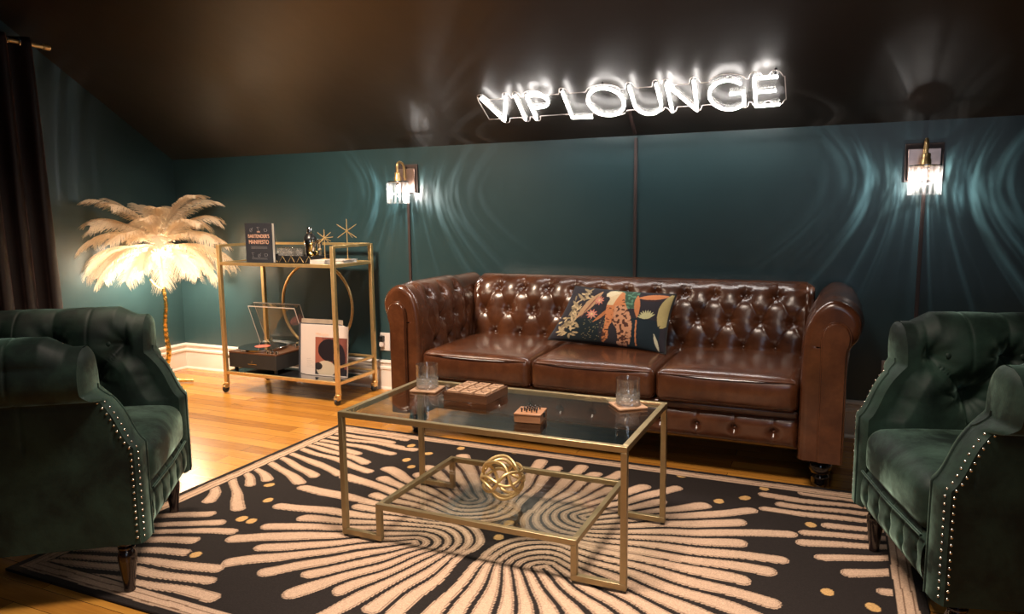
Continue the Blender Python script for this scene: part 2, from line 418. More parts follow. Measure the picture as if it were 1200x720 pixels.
# ------------------------------------------------------------------ rug
def make_rug():
    cx, cy = -1.06, -1.66
    x0, x1, y0, y1 = -1.362, 1.33, -.884, .862
    ds = .0036
    X = np.arange(x0, x1+ds*.5, ds); Y = np.arange(y0, y1+ds*.5, ds)
    gx, gy = np.meshgrid(X, Y, indexing='ij'); nx, ny = gx.shape
    sd = np.full(gx.shape, 1.0, np.float32)          # < 0 inside a cream finger
    od = np.full(gx.shape, 1.0, np.float32)          # < 0 inside an ochre dot
    wx = gx + .004*np.sin(gy*23+1.3) + .003*np.sin(gx*31+gy*17); wy = gy + .004*np.sin(gx*21+.4) + .003*np.sin(gx*15-gy*29)
    def stroke(pts, hw):
        pts = np.asarray(pts, float); hw = np.asarray(hw, float)
        for a, b, ra, rb in zip(pts, pts[1:], hw, hw[1:]):
            m_ = max(ra, rb)+.02
            i0, i1 = np.searchsorted(X, [min(a[0], b[0])-m_, max(a[0], b[0])+m_]); j0, j1 = np.searchsorted(Y, [min(a[1], b[1])-m_, max(a[1], b[1])+m_])
            if i1 <= i0 or j1 <= j0: continue
            px = wx[i0:i1, j0:j1]-a[0]; py = wy[i0:i1, j0:j1]-a[1]; d = b-a; L2 = max(d@d, 1e-12)
            t = np.clip((px*d[0]+py*d[1])/L2, 0, 1)
            dd = np.hypot(px-t*d[0], py-t*d[1]) - (ra+(rb-ra)*t)
            sd[i0:i1, j0:j1] = np.minimum(sd[i0:i1, j0:j1], dd)
    K = 7
    tips = {(-1, -1): ([.98, .86, .99, .88, .80, .93, .62], [.86, .74, .83, .70, .90, .72, .80]),
            (-1, 1): ([.79, .72, .86, .76, .92, .66, .97], [.80, .92, .76, .84, .70, .82, .76]),
            (1, 1): ([.86, .98, .90, 1.03, .84, .97, .93], [.72, .86, .78, .66, .84, .77, .83]),
            (1, -1): ([1.05, .84, 1.02, .90, 1.08, .98, .86], [.92, .78, .86, .98, .80, .92, .84])}
    for (sx, sy), (ta, tb) in tips.items():
        F = np.array([.24, .215]); psi = math.atan2(F[1], F[0])
        ks = list(range(-1, K+1)); curves = {}
        for k in ks:
            rho = .010 + .0315*(k+.2)
            rho = max(rho, .002)
            thA = psi - psi*.985*(k+.55)/(K-.05); thB = psi + (PI/2-psi)*.985*(k+.55)/(K-.05)
            eA, eB = PI/2-(psi-thA), PI/2-(thB-psi)
            an = np.linspace(-eB, eA, 11); q = max(k, 0)/(K-1)
            arcA = [F + rho*(1+.13*q*math.cos(PI/2*(x/(eA if x > 0 else eB))))*np.array([math.cos(psi+PI+x), math.sin(psi+PI+x)]) for x in an][::-1]
            A0 = np.array([math.cos(thA)*1.15, math.sin(thA)*1.15]); B0 = np.array([math.cos(thB)*1.15, math.sin(thB)*1.15])
            lerp = lambda p, q, t: p+(q-p)*t
            ctrl = [A0, lerp(A0, arcA[0], .25), lerp(A0, arcA[0], .5), lerp(A0, arcA[0], .75)] + arcA + [lerp(arcA[-1], B0, .25), lerp(arcA[-1], B0, .5), lerp(arcA[-1], B0, .75), B0]
            curves[k] = catmull(ctrl, 7)
        for k in range(K):
            P = curves[k]; up = np.linalg.norm(curves[k+1]-P, axis=1); dn = np.linalg.norm(curves[k-1]-P, axis=1) if k > 0 else up
            if k == K-1: up = dn
            hw = np.clip(.5*np.minimum(up, dn)*.86 - .0036, .0062, .030)
            n = len(P); mid = n//2
            el = np.hypot(P[:, 0]/1.0, P[:, 1]/.94)
            R_ = np.where(np.arange(n) < mid, ta[k], tb[k]*.98)
            keep = np.where(el < R_ - hw*.6)[0]
            i0, i1 = keep.min(), keep.max()
            Q = P[i0:i1+1]; h = hw[i0:i1+1].copy()
            Q = Q*np.array([sx, sy]); stroke(Q, h)
    left = [((-1.30, .80), (-1.09, .80)), ((-1.30, .76), (-.89, .765)), ((-1.30, .70), (-.93, .69)), ((-1.30, .645), (-.764, .642)), ((-1.30, .59), (-.828, .555)),
            ((-1.30, .545), (-.985, .49)), ((-1.30, .50), (-.878, .405)), ((-1.30, .445), (-.79, .31)), ((-1.30, .375), (-.867, .225)), ((-1.30, .31), (-.987, .172)),
            ((-1.31, .24), (-.94, .065)), ((-1.31, .15), (-1.135, .065)), ((-1.31, .09), (-1.155, -.005)), ((-1.32, .03), (-1.015, -.23)), ((-1.33, -.06), (-1.185, -.205)),
            ((-1.32, -.45), (-1.084, -.305)), ((-1.30, -.52), (-.988, -.35)), ((-1.30, -.585), (-.897, -.39)), ((-1.30, -.65), (-.96, -.50)), ((-1.30, -.71), (-.91, -.575)),
            ((-1.30, -.765), (-.654, -.60)), ((-1.28, -.80), (-.694, -.69)), ((-1.15, -.83), (-.596, -.755))]
    right = [((1.30, .79), (.967, .771)), ((1.30, .73), (.819, .69)), ((1.30, .665), (.895, .622)), ((1.30, .60), (.818, .545)), ((1.30, .54), (1.062, .482)), ((1.30, .47), (.986, .39)),
             ((1.30, .41), (.968, .30)), ((1.30, .33), (1.045, .21)), ((1.30, .25), (1.12, .13)), ((1.32, .12), (1.225, .05)), ((1.32, -.10), (1.10, -.22)), ((1.30, -.3), (1.15, -.32)),
             ((1.30, -.40), (1.08, -.36)), ((1.30, -.48), (1.0, -.41)), ((1.30, -.56), (1.06, -.49)), ((1.30, -.64), (.92, -.55)), ((1.30, -.71), (.84, -.62)), ((1.30, -.77), (.9, -.70))]
    main = sd.copy()
    smp = lambda F, p: F[min(max(int((p[0]-x0)/ds), 0), nx-1), min(max(int((p[1]-y0)/ds), 0), ny-1)]
    for a, b in left+right:
        a = np.array(a); b = np.array(b)
        for _ in range(12):
            if smp(main, b) < .040: b = a+(b-a)*.94
        L = np.linalg.norm(b-a)
        if L < .06: continue
        t = np.linspace(0, 1, 8)[:, None]; Q = a+(b-a)*t; n_ = np.array([-(b-a)[1], (b-a)[0]])/L
        Q = Q + n_*np.sin(t*PI)*.012
        stroke(Q, np.clip(.0205*(.8+.42*t[:, 0]), 0, .030)*(1 if L > .2 else .9))
    for dx, dy in [(-.814, .691), (-.72, .50), (-.668, .614), (-.653, .432), (-.564, .751), (-.812, .197), (-1.082, .02), (-.89, .059), (-.977, -.114), (-.935, -.29), (-.888, -.287), (-.818, -.442),
                   (-.785, -.428), (-.86, -.57), (-.592, -.596), (.012, -.055), (.0, .061), (1.004, .47), (.93, .04), (1.073, -.02), (.942, -.172), (1.185, -.054), (.727, -.30), (.67, .563), (.758, .627), (.818, .758), (.483, .776), (-.3, .79), (.2, .8), (.1, -.79), (.62, -.70)]:
        if smp(sd, (dx, dy)) < .016: continue
        od = np.minimum(od, np.hypot(wx-dx, (wy-dy)*.85)-.019)
    cream = np.array([.56, .375, .255]); dark = np.array([.020, .0145, .0125]); ochre = np.array([.58, .34, .13]); line = np.array([.16, .09, .055])
    col = np.empty(gx.shape+(3,)); col[:] = dark
    sd = np.where(od < .012, np.maximum(sd, .02-od), sd)
    col[sd < 0] = cream; col[(sd < -.0030) & (sd > -.0066)] = line*.75+cream*.25
    col[od < 0] = ochre
    e = np.minimum(np.minimum(gx-x0, x1-gx), np.minimum(gy-y0, y1-gy)) + .0018*np.sin(gx*26+gy*19)
    inb = e < .088; bc = np.empty_like(col); bc[:] = dark
    for a, b, c_ in [(.026, .034, cream*.8), (.034, .038, line), (.038, .060, cream), (.060, .064, line), (.064, .081, cream*.93)]:
        bc[(e >= a) & (e < b)] = c_
    col[inb] = bc[inb]
    rg = np.random.RandomState(3); col *= (1+.16*(rg.rand(nx, ny, 1)-.5))
    V = np.zeros((nx, ny, 3), np.float32); V[..., 0] = gx; V[..., 1] = gy; V[..., 2] = .009
    V[..., 2] += np.where(sd < -.002, .0012, 0)
    me = bpy.data.meshes.new('area_rug')
    idx = np.arange(nx*ny).reshape(nx, ny)
    q = np.stack([idx[:-1, :-1], idx[1:, :-1], idx[1:, 1:], idx[:-1, 1:]], -1).reshape(-1, 4)
    # rim down to the floor
    ring = np.concatenate([idx[:, 0], idx[-1, 1:], idx[-2::-1, -1], idx[0, -2:0:-1]])
    low = V.reshape(-1, 3)[ring].copy(); low[:, 2] = .0005
    nb = nx*ny; ri = np.arange(len(ring)); r2 = (ri+1) % len(ring)
    q2 = np.stack([ring[ri], nb+ri, nb+r2, ring[r2]], -1)
    q = np.concatenate([q, q2]); VV = np.concatenate([V.reshape(-1, 3), low])
    me.vertices.add(len(VV)); me.vertices.foreach_set('co', VV.astype(np.float32).ravel())
    me.loops.add(q.size); me.loops.foreach_set('vertex_index', q.ravel().astype(np.int32))
    me.polygons.add(len(q)); me.polygons.foreach_set('loop_start', np.arange(0, q.size, 4, dtype=np.int32)); me.polygons.foreach_set('loop_total', np.full(len(q), 4, np.int32))
    me.update(); me.validate(); me.materials.append(M['rug'])
    o = bpy.data.objects.new('area_rug', me); C.objects.link(o); o.location = (cx, cy, 0)
    colour(o, np.concatenate([col.reshape(-1, 3), np.tile(dark, (len(ring), 1))]))
    tag(o, 'large dark and cream area rug with fanned finger stripes and ochre dots', 'rug')
make_rug()

# ------------------------------------------------------------------ coffee table and what stands on it
TZ = .46; RUGZ = .0102
def coffee_table():
    x0, x1, y0, y1, lx0, lx1, lz = -1.5568, -.5361, -1.925, -1.388, -1.414, -.690, .150
    t = empty('coffee_table', (0, 0, 0), 0, 'two-level champagne gold coffee table with clear glass shelves standing on the rug', 'table')
    r = .019; h = r/2
    def rect(x0, x1, y0, y1, z, name):
        mb = MB(); z1_ = z; z0_ = z-r
        mb.box(x0, x1, y0, y0+r, z0_, z1_); mb.box(x0, x1, y1-r, y1, z0_, z1_)
        mb.box(x0, x0+r, y0+r, y1-r, z0_, z1_); mb.box(x1-r, x1, y0+r, y1-r, z0_, z1_)
        return mb.build(name, M['dullgold'], t, bevel=.0015)
    rect(x0, x1, y0, y1, TZ, 'top_frame'); rect(lx0, lx1, y0, y1, lz, 'lower_frame')
    box('glass_top', x0+r-.004, x1-r+.004, y0+r-.004, y1-r+.004, TZ-.008, TZ-.001, M['glass'], t, .0008)
    box('glass_shelf', lx0+r-.004, lx1-r+.004, y0+r-.004, y1-r+.004, lz-.008, lz-.001, M['glass'], t, .0008)
    fz = RUGZ+.009
    for y in (y0+h, y1-h):
        for xo, xi in ((x0+h, lx0+h), (x1-h, lx1-h)):
            box('leg', xo-h, xo+h, y-h, y+h, fz+r, TZ-r, M['dullgold'], t, .0012)
            box('short_leg', xi-h, xi+h, y-h, y+h, fz+r, lz-r, M['dullgold'], t, .0012)
            a, b = min(xo, xi)-h, max(xo, xi)+h
            box('foot_bar', a, b, y-h, y+h, fz, fz+r, M['dullgold'], t, .0012)
            mb = MB().lathe([(.008, RUGZ+.0012), (.008, fz)], 14, Matrix.Translation((xo, y, 0))); mb.build('foot_pad', M['black'], t)
coffee_table()

def tumbler_mesh(r, h, nf=16, amp=.0022):
    n = 96; mb = MB(); outer = []
    zs = [0, .002, .006] + list(np.linspace(.010, h*.5, 15)) + [h*.55, h*.75, h-.003, h]
    P = np.zeros((n, 0, 3)); rows = []
    for z in zs:
        rr = []
        for k in range(n):
            a = 2*PI*k/n; t_ = max(0, min(1, (h*.52-z)/(h*.5)))
            ph = nf*a/2
            f = abs(math.sin(ph + z*PI/.016)) * abs(math.sin(ph - z*PI/.016))
            f2 = abs(math.sin(ph)) if z > h*.42 else 0
            cut = (amp*(1-f)*1.6 if .006 < z < h*.5 else 0) + (.0005*f2 if z < h*.8 else 0)
            r0 = r*(.86 if z == 0 else .95 if z < .003 else .99 if z < .5*h else 1.0) - cut
            rr.append((r0*math.cos(a), r0*math.sin(a), z))
        rows.append(rr)
    ri = r-.0028
    for z, q in [(h, ri+.001), (h-.002, ri), (h*.6, ri-.0005), (.018, ri-.003), (.013, ri*.7), (.012, .0005)]:
        rows.append([(q*math.cos(2*PI*k/n), q*math.sin(2*PI*k/n), z) for k in range(n)])
    A = np.array(rows).transpose(1, 0, 2); mb.grid(A, cu=True); m_ = A.shape[1]
    mb.f.append(tuple(k*m_ for k in range(n))[::-1]); mb.f.append(tuple(k*m_+m_-1 for k in range(n)))
    return mb
def facets(r, h, parent, nf=14):
    mb = MB(); rows = 5; P = []
    for j in range(rows+1):
        for k in range(nf*2):
            a = PI*k/nf; rr = r*.99-(.0030 if (k+j) % 2 else 0); P.append((rr*math.cos(a), rr*math.sin(a), .004+(h-.004)*j/rows*(1 if (k % 4) or j < rows else .78)))
    n2 = nf*2; fs = []
    for j in range(rows):
        for k in range(n2):
            a, b, c, d = j*n2+k, j*n2+(k+1) % n2, (j+1)*n2+(k+1) % n2, (j+1)*n2+k
            fs += [(a, b, c), (a, c, d)] if (k+j) % 2 else [(a, b, d), (b, c, d)]
    mb.add(P, fs); return mb.build('cut_facets', M['cut'], parent)
def tumbler(x, y, z, label, group=None):
    o = tumbler_mesh(.042, .093).build('tumbler', M['cutglass'], smooth=True, angle=28); o.location = (x, y, z)
    facets(.0425, .047, o)
    return tag(o, label, 'glass', group)
def coaster(x, y, rz, label):
    o = box('coaster', -.052, .052, -.052, .052, 0, .007, M['palewood'], None, .002); o.location = (x, y, TZ+.0005); o.rotation_euler = (0, 0, rz)
    tag(o, label, 'coaster')
    mb = MB()
    for a in range(4):
        for k in (.018, .032, .044):
            pts = [(k*math.cos(t), k*math.sin(t), .0072) for t in np.linspace(a*PI/2+.2, a*PI/2+1.37, 8)]
            mb.tube(pts, .0012, 4)
    mb.build('engraved_lines', M['wood'], o)
coaster(-1.425, -1.542, math.radians(8), 'square carved wooden coaster under the left whisky tumbler on the coffee table')
coaster(-.652, -1.492, math.radians(38), 'square carved wooden coaster under the right whisky tumbler on the coffee table')
tumbler(-1.425, -1.542, TZ+.008, 'empty cut glass tumbler at the left back of the coffee table')
tumbler(-.652, -1.492, TZ+.008, 'empty cut glass tumbler at the right end of the coffee table')

def noughts():
    cx, cy, rz, s = -1.202, -1.57, math.radians(-2), .088
    t = empty('game_tray', (cx, cy, TZ), rz, 'square walnut game tray holding nine wooden tiles on the coffee table', 'board game')
    box('base', -s, s, -s*.97, s*.97, .0003, .024, M['wood'], t, .001)
    mb = MB()
    for q in (-1, 1):
        mb.box(-s, s, q*s*.97-.004*(1 if q > 0 else 0)-.0, q*s*.97+.004*(1 if q < 0 else 0), .024, .031)
        mb.box(q*s-.004*(1 if q > 0 else 0), q*s+.004*(1 if q < 0 else 0), -s*.97, s*.97, .024, .031)
    mb.build('rim', M['wood'], t)
    names = [['front left', 'front middle', 'front right'], ['middle left', 'centre', 'middle right'], ['back left', 'back middle', 'back right']]
    src = None
    for j in range(3):
        for i in range(3):
            u, v_ = (i-1)*.0565, (j-1)*.0548
            p = Matrix.Rotation(rz, 4, 'Z') @ Vector((u, v_, 0))
            if not src:
                tl = empty('game_tile', (0, 0, 0)); tl['category'] = 'game tile'; tl['group'] = 'wooden tiles in the noughts and crosses tray'
                box('block', -.0222, .0222, -.0216, .0216, 0, .012, M['palewood'], tl, .0015)
                MB().bar((-.013, -.013, .0122), (.013, .013, .0122), .0035, .001).bar((-.013, .013, .0122), (.013, -.013, .0122), .0035, .001).build('burnt_cross', M['wood'], tl)
                src = tl
            else: tl = dup(src)
            tl.location = (cx+p.x, cy+p.y, TZ+.0245); tl.rotation_euler = (0, 0, rz)
            tl['label'] = 'square wooden tile in the %s of the walnut game tray' % names[j][i]
noughts()
def peg_game():
    cx, cy, rz = -.903, -1.766, math.radians(8)
    t = empty('peg_game_box', (cx, cy, TZ), rz, 'small light wooden peg game box in front of the large game tray', 'board game')
    box('body', -.044, .044, -.044, .044, .0003, .024, M['lightwood'], t, .0012)
    box('lid', -.045, .045, -.045, .045, .0245, .030, M['lightwood'], t, .0012)
    box('latch', .044, .049, -.004, .006, .012, .028, M['black'], t, .0005)
    box('corner_slot', -.0452, -.0442, -.046, -.044, .002, .02, M['black'], t, 0)
    src = None; k = 0
    for j in range(4):
        for i in range(3 if j else 4):
            p = Matrix.Rotation(rz, 4, 'Z') @ Vector((-.024+j*.006+i*.0165, -.020+j*.0135, 0))
            if src is None:
                src = o = MB().lathe([(.0024, 0), (.0024, .006), (.0036, .008), (.0038, .011), (.0018, .0135)], 10).build('game_peg', M['black'], smooth=True)
                tag(o, '', 'game peg', 'black pegs of the peg game')
            else: o = dup(src)
            o.location = (cx+p.x, cy+p.y, TZ+.0302)
            o['label'] = 'small black peg in the lid of the peg game box, %s row, %s' % (('front', 'second', 'third', 'back')[j], ('leftmost', 'second from left', 'third from left', 'rightmost')[i])
peg_game()
def knot():
    R_ = .079; c0 = Vector((-1.028, -1.72, .150+R_+.001)); mb = MB()
    for a in ((0, 0), (1.1, .5), (-1.0, 1.3), (1.45, 2.4), (.55, 2.0)):
        mt = Matrix.Rotation(a[1]*1.3, 3, 'Z') @ Matrix.Rotation(PI/2-a[0], 3, 'X')
        pts = [c0 + mt @ Vector((math.cos(t)*(R_-.006), math.sin(t)*(R_-.006), .012*math.sin(3*t+a[0]*3))) for t in np.linspace(0, 2*PI, 48, endpoint=False)]
        mb.tube(pts, .0056, 8, True)
    zmin = min(v[2] for v in mb.v); mb.v = [(a, b, c_-zmin+.1502) for a, b, c_ in mb.v]
    tag(mb.build('knot_ornament', M['gold'], smooth=True, angle=60), 'round openwork ornament of looped gold wire on the lower glass shelf of the coffee table', 'ornament')
knot()

# ------------------------------------------------------------------ tufting
def tuft_field(U, V, su, sv, nrows, A=.012, B=.020, sig=.016, v0=0.0, pw=.5, plt=.0009):
    """staggered deep buttoning: rows at v0 + j*sv; returns height and the list of button (u, v)"""
    v = V-v0
    a = U/su - .5*v/sv; b = U/su + .5*v/sv
    dia = (np.abs(np.sin(PI*a))*np.abs(np.sin(PI*b)))**pw
    jj = nrows-1
    top = np.abs(np.sin(PI*(U/su + .5*(jj % 2))))**pw
    bot = np.abs(np.sin(PI*(U/su)))**pw
    h = np.where(v > jj*sv, top*np.exp(-(v-jj*sv)/.09)+(1-np.exp(-(v-jj*sv)/.09)), np.where(v < 0, bot, dia))
    out = A*h
    dim = np.zeros_like(out)
    for j in range(nrows):
        uu = U - .5*su*(j % 2); r2 = (uu-su*np.round(uu/su))**2 + (v-j*sv)**2
        th_ = np.arctan2(v-j*sv, uu-su*np.round(uu/su)); out = out + plt*np.cos(9*th_+j)*np.exp(-r2/(2*(sig*2.6)**2))*(1-np.exp(-r2/(2*(sig*.7)**2)))
        dim = np.maximum(dim, np.exp(-r2/(2*sig**2))*.55+np.exp(-r2/(2*(sig*2.2)**2))*.45)
    return out - B*dim
def button_mesh(r=.0085):
    return MB().lathe([(r*.55, -.003), (r, .0), (r*.96, .0025), (r*.7, .0048), (r*.3, .0058), (.0002, .006)], 12)

# ------------------------------------------------------------------ chesterfield sofa
def sofa():
    CX = -.998
    S = empty('chesterfield_sofa', (CX, -.45, 0), 0, 'deep buttoned brown leather rolled arm sofa with three seat cushions against the teal wall', 'sofa')
    ox, oy = -CX, .45
    bsrc = None
    def put_button(parent, p, nrm, i=[0]):
        nonlocal bsrc
        q = Vector((0, 0, 1)).rotation_difference(Vector(nrm)).to_euler()
        if bsrc is None:
            bsrc = button_mesh().build('button', M['leatherbutton'], parent, smooth=True); b = bsrc
        else: b = inst(bsrc, parent, p)
        b.location = p; b.rotation_euler = q
    # backrest ---------------------------------------------------
    hw = .892
    prof = [(-.315, .36), (-.305, .46), (-.290, .56), (-.272, .63), (-.256, .685), (-.226, .742), (-.17, .776), (-.11, .768), (-.065, .73), (-.055, .68), (-.075, .635), (-.07, .58), (-.065, .40), (-.065, .16)]
    c_ = catmull([(0, y, z) for y, z in prof], 16)
    seg = np.r_[0, np.cumsum(np.linalg.norm(np.diff(c_, axis=0), axis=1))]
    s_ = np.linspace(0, seg[-1], 230); cy_ = np.interp(s_, seg, c_[:, 1]); cz_ = np.interp(s_, seg, c_[:, 2])
    xs = np.linspace(-hw, hw, 330)
    P = np.zeros((len(xs), len(s_), 3)); P[..., 0] = xs[:, None]; P[..., 1] = cy_+oy; P[..., 2] = cz_
    n = normals_of(P); n *= np.sign(-n[len(xs)//2, 30, 1])
    v0 = np.interp(.475, cz_[:60], s_[:60]); vt = s_[np.argmax(cz_ > .722)]
    sv = (vt-v0)/2; su = .1465
    U = xs[:, None]+0*s_[None]; V = s_[None]+0*xs[:, None]
    H = tuft_field(U+0*V, V, su, sv, 3, .009, .024, .0135, v0, .36)
    fade = np.clip((.80*s_[-1]-0-s_)/.08, 0, 1)[None]*np.clip((s_-.02)/.05, 0, 1)[None]
    edge = .020*np.exp(-((hw-np.abs(xs))/.012))[:, None]
    lim = (np.abs(xs) < .86)[:, None]
    P = P + n*(H*fade*lim)[..., None] - n*edge[..., None]
    mb = MB().grid(P)
    o = mb.build('backrest', M['leather'], S, smooth=True, angle=180)
    for j in range(3):
        for i in range(-6, 7):
            u = (i+.5*(j % 2))*su
            if abs(u) > (.80 if j % 2 else .76): continue
            a = np.argmin(abs(xs-u)); b = np.argmin(abs(s_-(v0+j*sv)))
            nn = n[a, b]; put_button(o, tuple(P[a, b]+nn*.001), nn)
    # arms --------------------------------------------------------
    keys = [(.872, .135), (.872, .30), (.872, .46), (.874, .56), (.880, .63), (.893, .69), (.925, .745), (.972, .778), (1.022, .772), (1.066, .738), (1.086, .688), (1.075, .632), (1.048, .592), (1.040, .55), (1.041, .40), (1.041, .135)]
    for sx in (-1, 1):
        c_ = catmull([(x, 0, z) for x, z in keys], 14)
        seg = np.r_[0, np.cumsum(np.linalg.norm(np.diff(c_, axis=0), axis=1))]
        s_ = np.linspace(0, seg[-1], 240); kx = np.interp(s_, seg, c_[:, 0]); kz = np.interp(s_, seg, c_[:, 2])
        y0, y1 = -.862, -.055
        ys = np.concatenate([y0+.03*(1-np.cos(np.linspace(0, PI/2, 9)))[:-1]*1.0, np.linspace(y0+.03, y1, 150)])
        P = np.zeros((len(ys), len(s_), 3))
        # front roundover: the outline shrinks towards its own inside at the front edge
        dx = np.gradient(kx); dz = np.gradient(kz); L = np.hypot(dx, dz); nx_, nz_ = dz/L, -dx/L   # inward/outward
        sgn = -1.0
        P[..., 0] = kx; P[..., 1] = ys[:, None]; P[..., 2] = kz
        shr = np.where(ys < y0+.03, .03-np.sqrt(np.maximum(0, .03**2-(y0+.03-ys)**2)), 0)
        P[..., 0] += (shr[:, None]*nx_); P[..., 2] += (shr[:, None]*nz_)
        P[:, :, 2] = np.maximum(P[:, :, 2], .135)
        nrm = np.stack([-nx_, 0*nx_, -nz_], -1)
        U = (ys+.70)[:, None]+0*s_[None]; V = s_[None]+0*ys[:, None]
        vz = lambda z: s_[:90][np.argmin(abs(kz[:90]-z))]
        v0a = vz(.475); vta = s_[np.argmax(kz > .72)]; sva = (vta-v0a)/2; sua = .1465
        Ht = tuft_field(U, V, sua, sva, 3, .009, .022, .0135, v0a, .36)
        lim = np.clip((ys-(y0+.085))/.05, 0, 1)*np.clip((-.36-ys)/.06+1, 0, 1)
        fade = np.clip((s_-.18)/.08, 0, 1)*np.clip((.78-s_/s_[-1])/.08, 0, 1)
        plx = .0025*np.sin(ys*2*PI/.045)**2      # small pleats over the roll
        P = P + nrm[None]*(Ht*lim[:, None]*fade[None])[..., None]
        P[..., 0] = P[..., 0]*sx + ox*0; P[..., 1] += oy
        mb = MB().grid(P, flip=sx > 0)
        k0 = len(mb.v); 
        o = mb.build('arm', M['leather'], S, smooth=True, angle=180)
        # front panel: keyhole shaped facing inside a pleated border
        fk = [(.946, .138), (.946, .35), (.946, .54), (.945, .62), (.953, .668), (.975, .693), (1.003, .697), (1.032, .683), (1.048, .650), (1.046, .615), (1.037, .585), (1.035, .54), (1.035, .40), (1.035, .138)]
        fc = catmull([(x, 0, z) for x, z in fk], 8)
        cxm, czm = .965, .45
        rings = []
        for sc2, yy in ((1.0, -.835), (1.0, -.868), (.96, -.877), (.90, -.880)):
            ring = []
            for p in fc:
                x = p[0]; z = p[2]
                mx_ = .990; x2 = mx_+(x-mx_)*sc2
                z2 = z if z < .56 else .56+(z-.56)*(1-(1-sc2)*.5)
                ring.append((x2*sx, yy+oy, z2))
            rings.append(ring)
        R_ = np.array(rings); mb = MB().grid(R_); m_ = R_.shape[1]
        # close the middle by pairing both sides of the keyhole
        last = 3*m_
        mb.f.append(tuple(last+i for i in range(m_)))
        fp = mb.build('front_panel', M['leather'], o, smooth=True, angle=60); weld(fp, .0001)
        MB().tube([(x*sx, -.871+oy, z) for x, _, z in fc], .0035, 6).build('piping', M['leather'], o, smooth=True)
        # solid facing behind the panel border
        ring = P[0]; yb = -.845+oy
        mb = MB(); G = np.stack([ring, np.stack([((.965 if True else 0)*sx+(ring[:, 0]-.965*sx)*.35), np.full(len(ring), ring[0, 1]-.002), .45+(ring[:, 2]-.45)*1.0*np.where(ring[:, 2] > .6, .62, 1)], -1)])
        mb.grid(G); mb.build('front_border', M['leather'], o, smooth=True, angle=180)
        mb = MB().box(min(.872*sx, 1.041*sx), max(.872*sx, 1.041*sx), -.84+oy, -.06+oy, .134, .137); mb.build('underside', M['underside'], o)
        for j in range(3):
            for i in range(3):
                yy = -.70+(i+.5*(j % 2))*sua + (.0 if j % 2 else 0)
                if j % 2 and i == 2: continue
                a = np.argmin(abs(ys-yy)); b = np.argmin(abs(s_-(v0a+j*sva)))
                nn = (nrm[b][0]*sx, 0, nrm[b][2]); pp = P[a, b]+np.array(nn)*.001
                put_button(o, tuple(pp), nn)
    # seat base, apron, cushions ----------------------------------
    box('seat_base', -.872, .872, -.79+oy, -.10+oy, .165, .315, M['leather'], S, .012)
    xs = np.linspace(-.870, .870, 280); zs = np.linspace(.158, .292, 30); P = np.zeros((280, 30, 3))
    P[..., 0] = xs[:, None]; P[..., 2] = zs[None]
    du = xs[:, None]-.155*np.round(xs[:, None]/.155); r2 = du**2+(zs[None]-.222)**2
    bul = .026*(1-np.abs((zs-.225)/.067)**3.5).clip(0)[None]*(1-np.exp(-(.87-np.abs(xs))/.01))[:, None]
    P[..., 1] = -.80+oy-bul*(1-.22*np.exp(-np.abs(du)/.005))+.020*np.exp(-r2/(2*.012**2))
    ap = MB().grid(P).build('apron', M['leather'], S, smooth=True, angle=180)
    for i in range(-5, 6):
        a = np.argmin(abs(xs-i*.155)); b = np.argmin(abs(zs-.222)); put_button(ap, tuple(P[a, b]+np.array([0, -.002, 0])), (0, -1, 0))
    rb = box('rail', -.871, .871, -.825+oy, -.78+oy, .286, .322, M['leather'], S, .012)
    for i in (-1, 0, 1):
        cu = roundbox(.578, .60, .140, .034, 12, crown=.018, bulge=.014)
        o = cu.build('seat_cushion', M['leather'], S, smooth=True); weld(o); o.location = (i*.581, -.562+oy, .318)
        pts = [(-.268, -.300, .132), (-.15, -.314, .134), (0, -.318, .134), (.15, -.314, .134), (.268, -.300, .132)]
        MB().tube([(x, y+.004, z-.006) for x, y, z in catmull(pts, 6)], .0035, 6).build('piping', M['leather'], o, smooth=True)
    box('rear_panel', -1.03, 1.03, -.075+oy, -.045+oy, .14, .60, M['leather'], S, .01)
    prof = [(.024, 0), (.029, .006), (.033, .02), (.032, .032), (.036, .040), (.036, .047), (.029, .053), (.040, .066), (.047, .080), (.047, .094), (.040, .108), (.032, .115), (.041, .122), (.041, .136)]
    for x in (-.958, .958):
        for y in (-.758, -.12):
            lg = MB().lathe(prof, 24).build('leg', M['blackwood'], S, smooth=True, angle=50); lg.location = (x, y+oy, .0)
sofa()

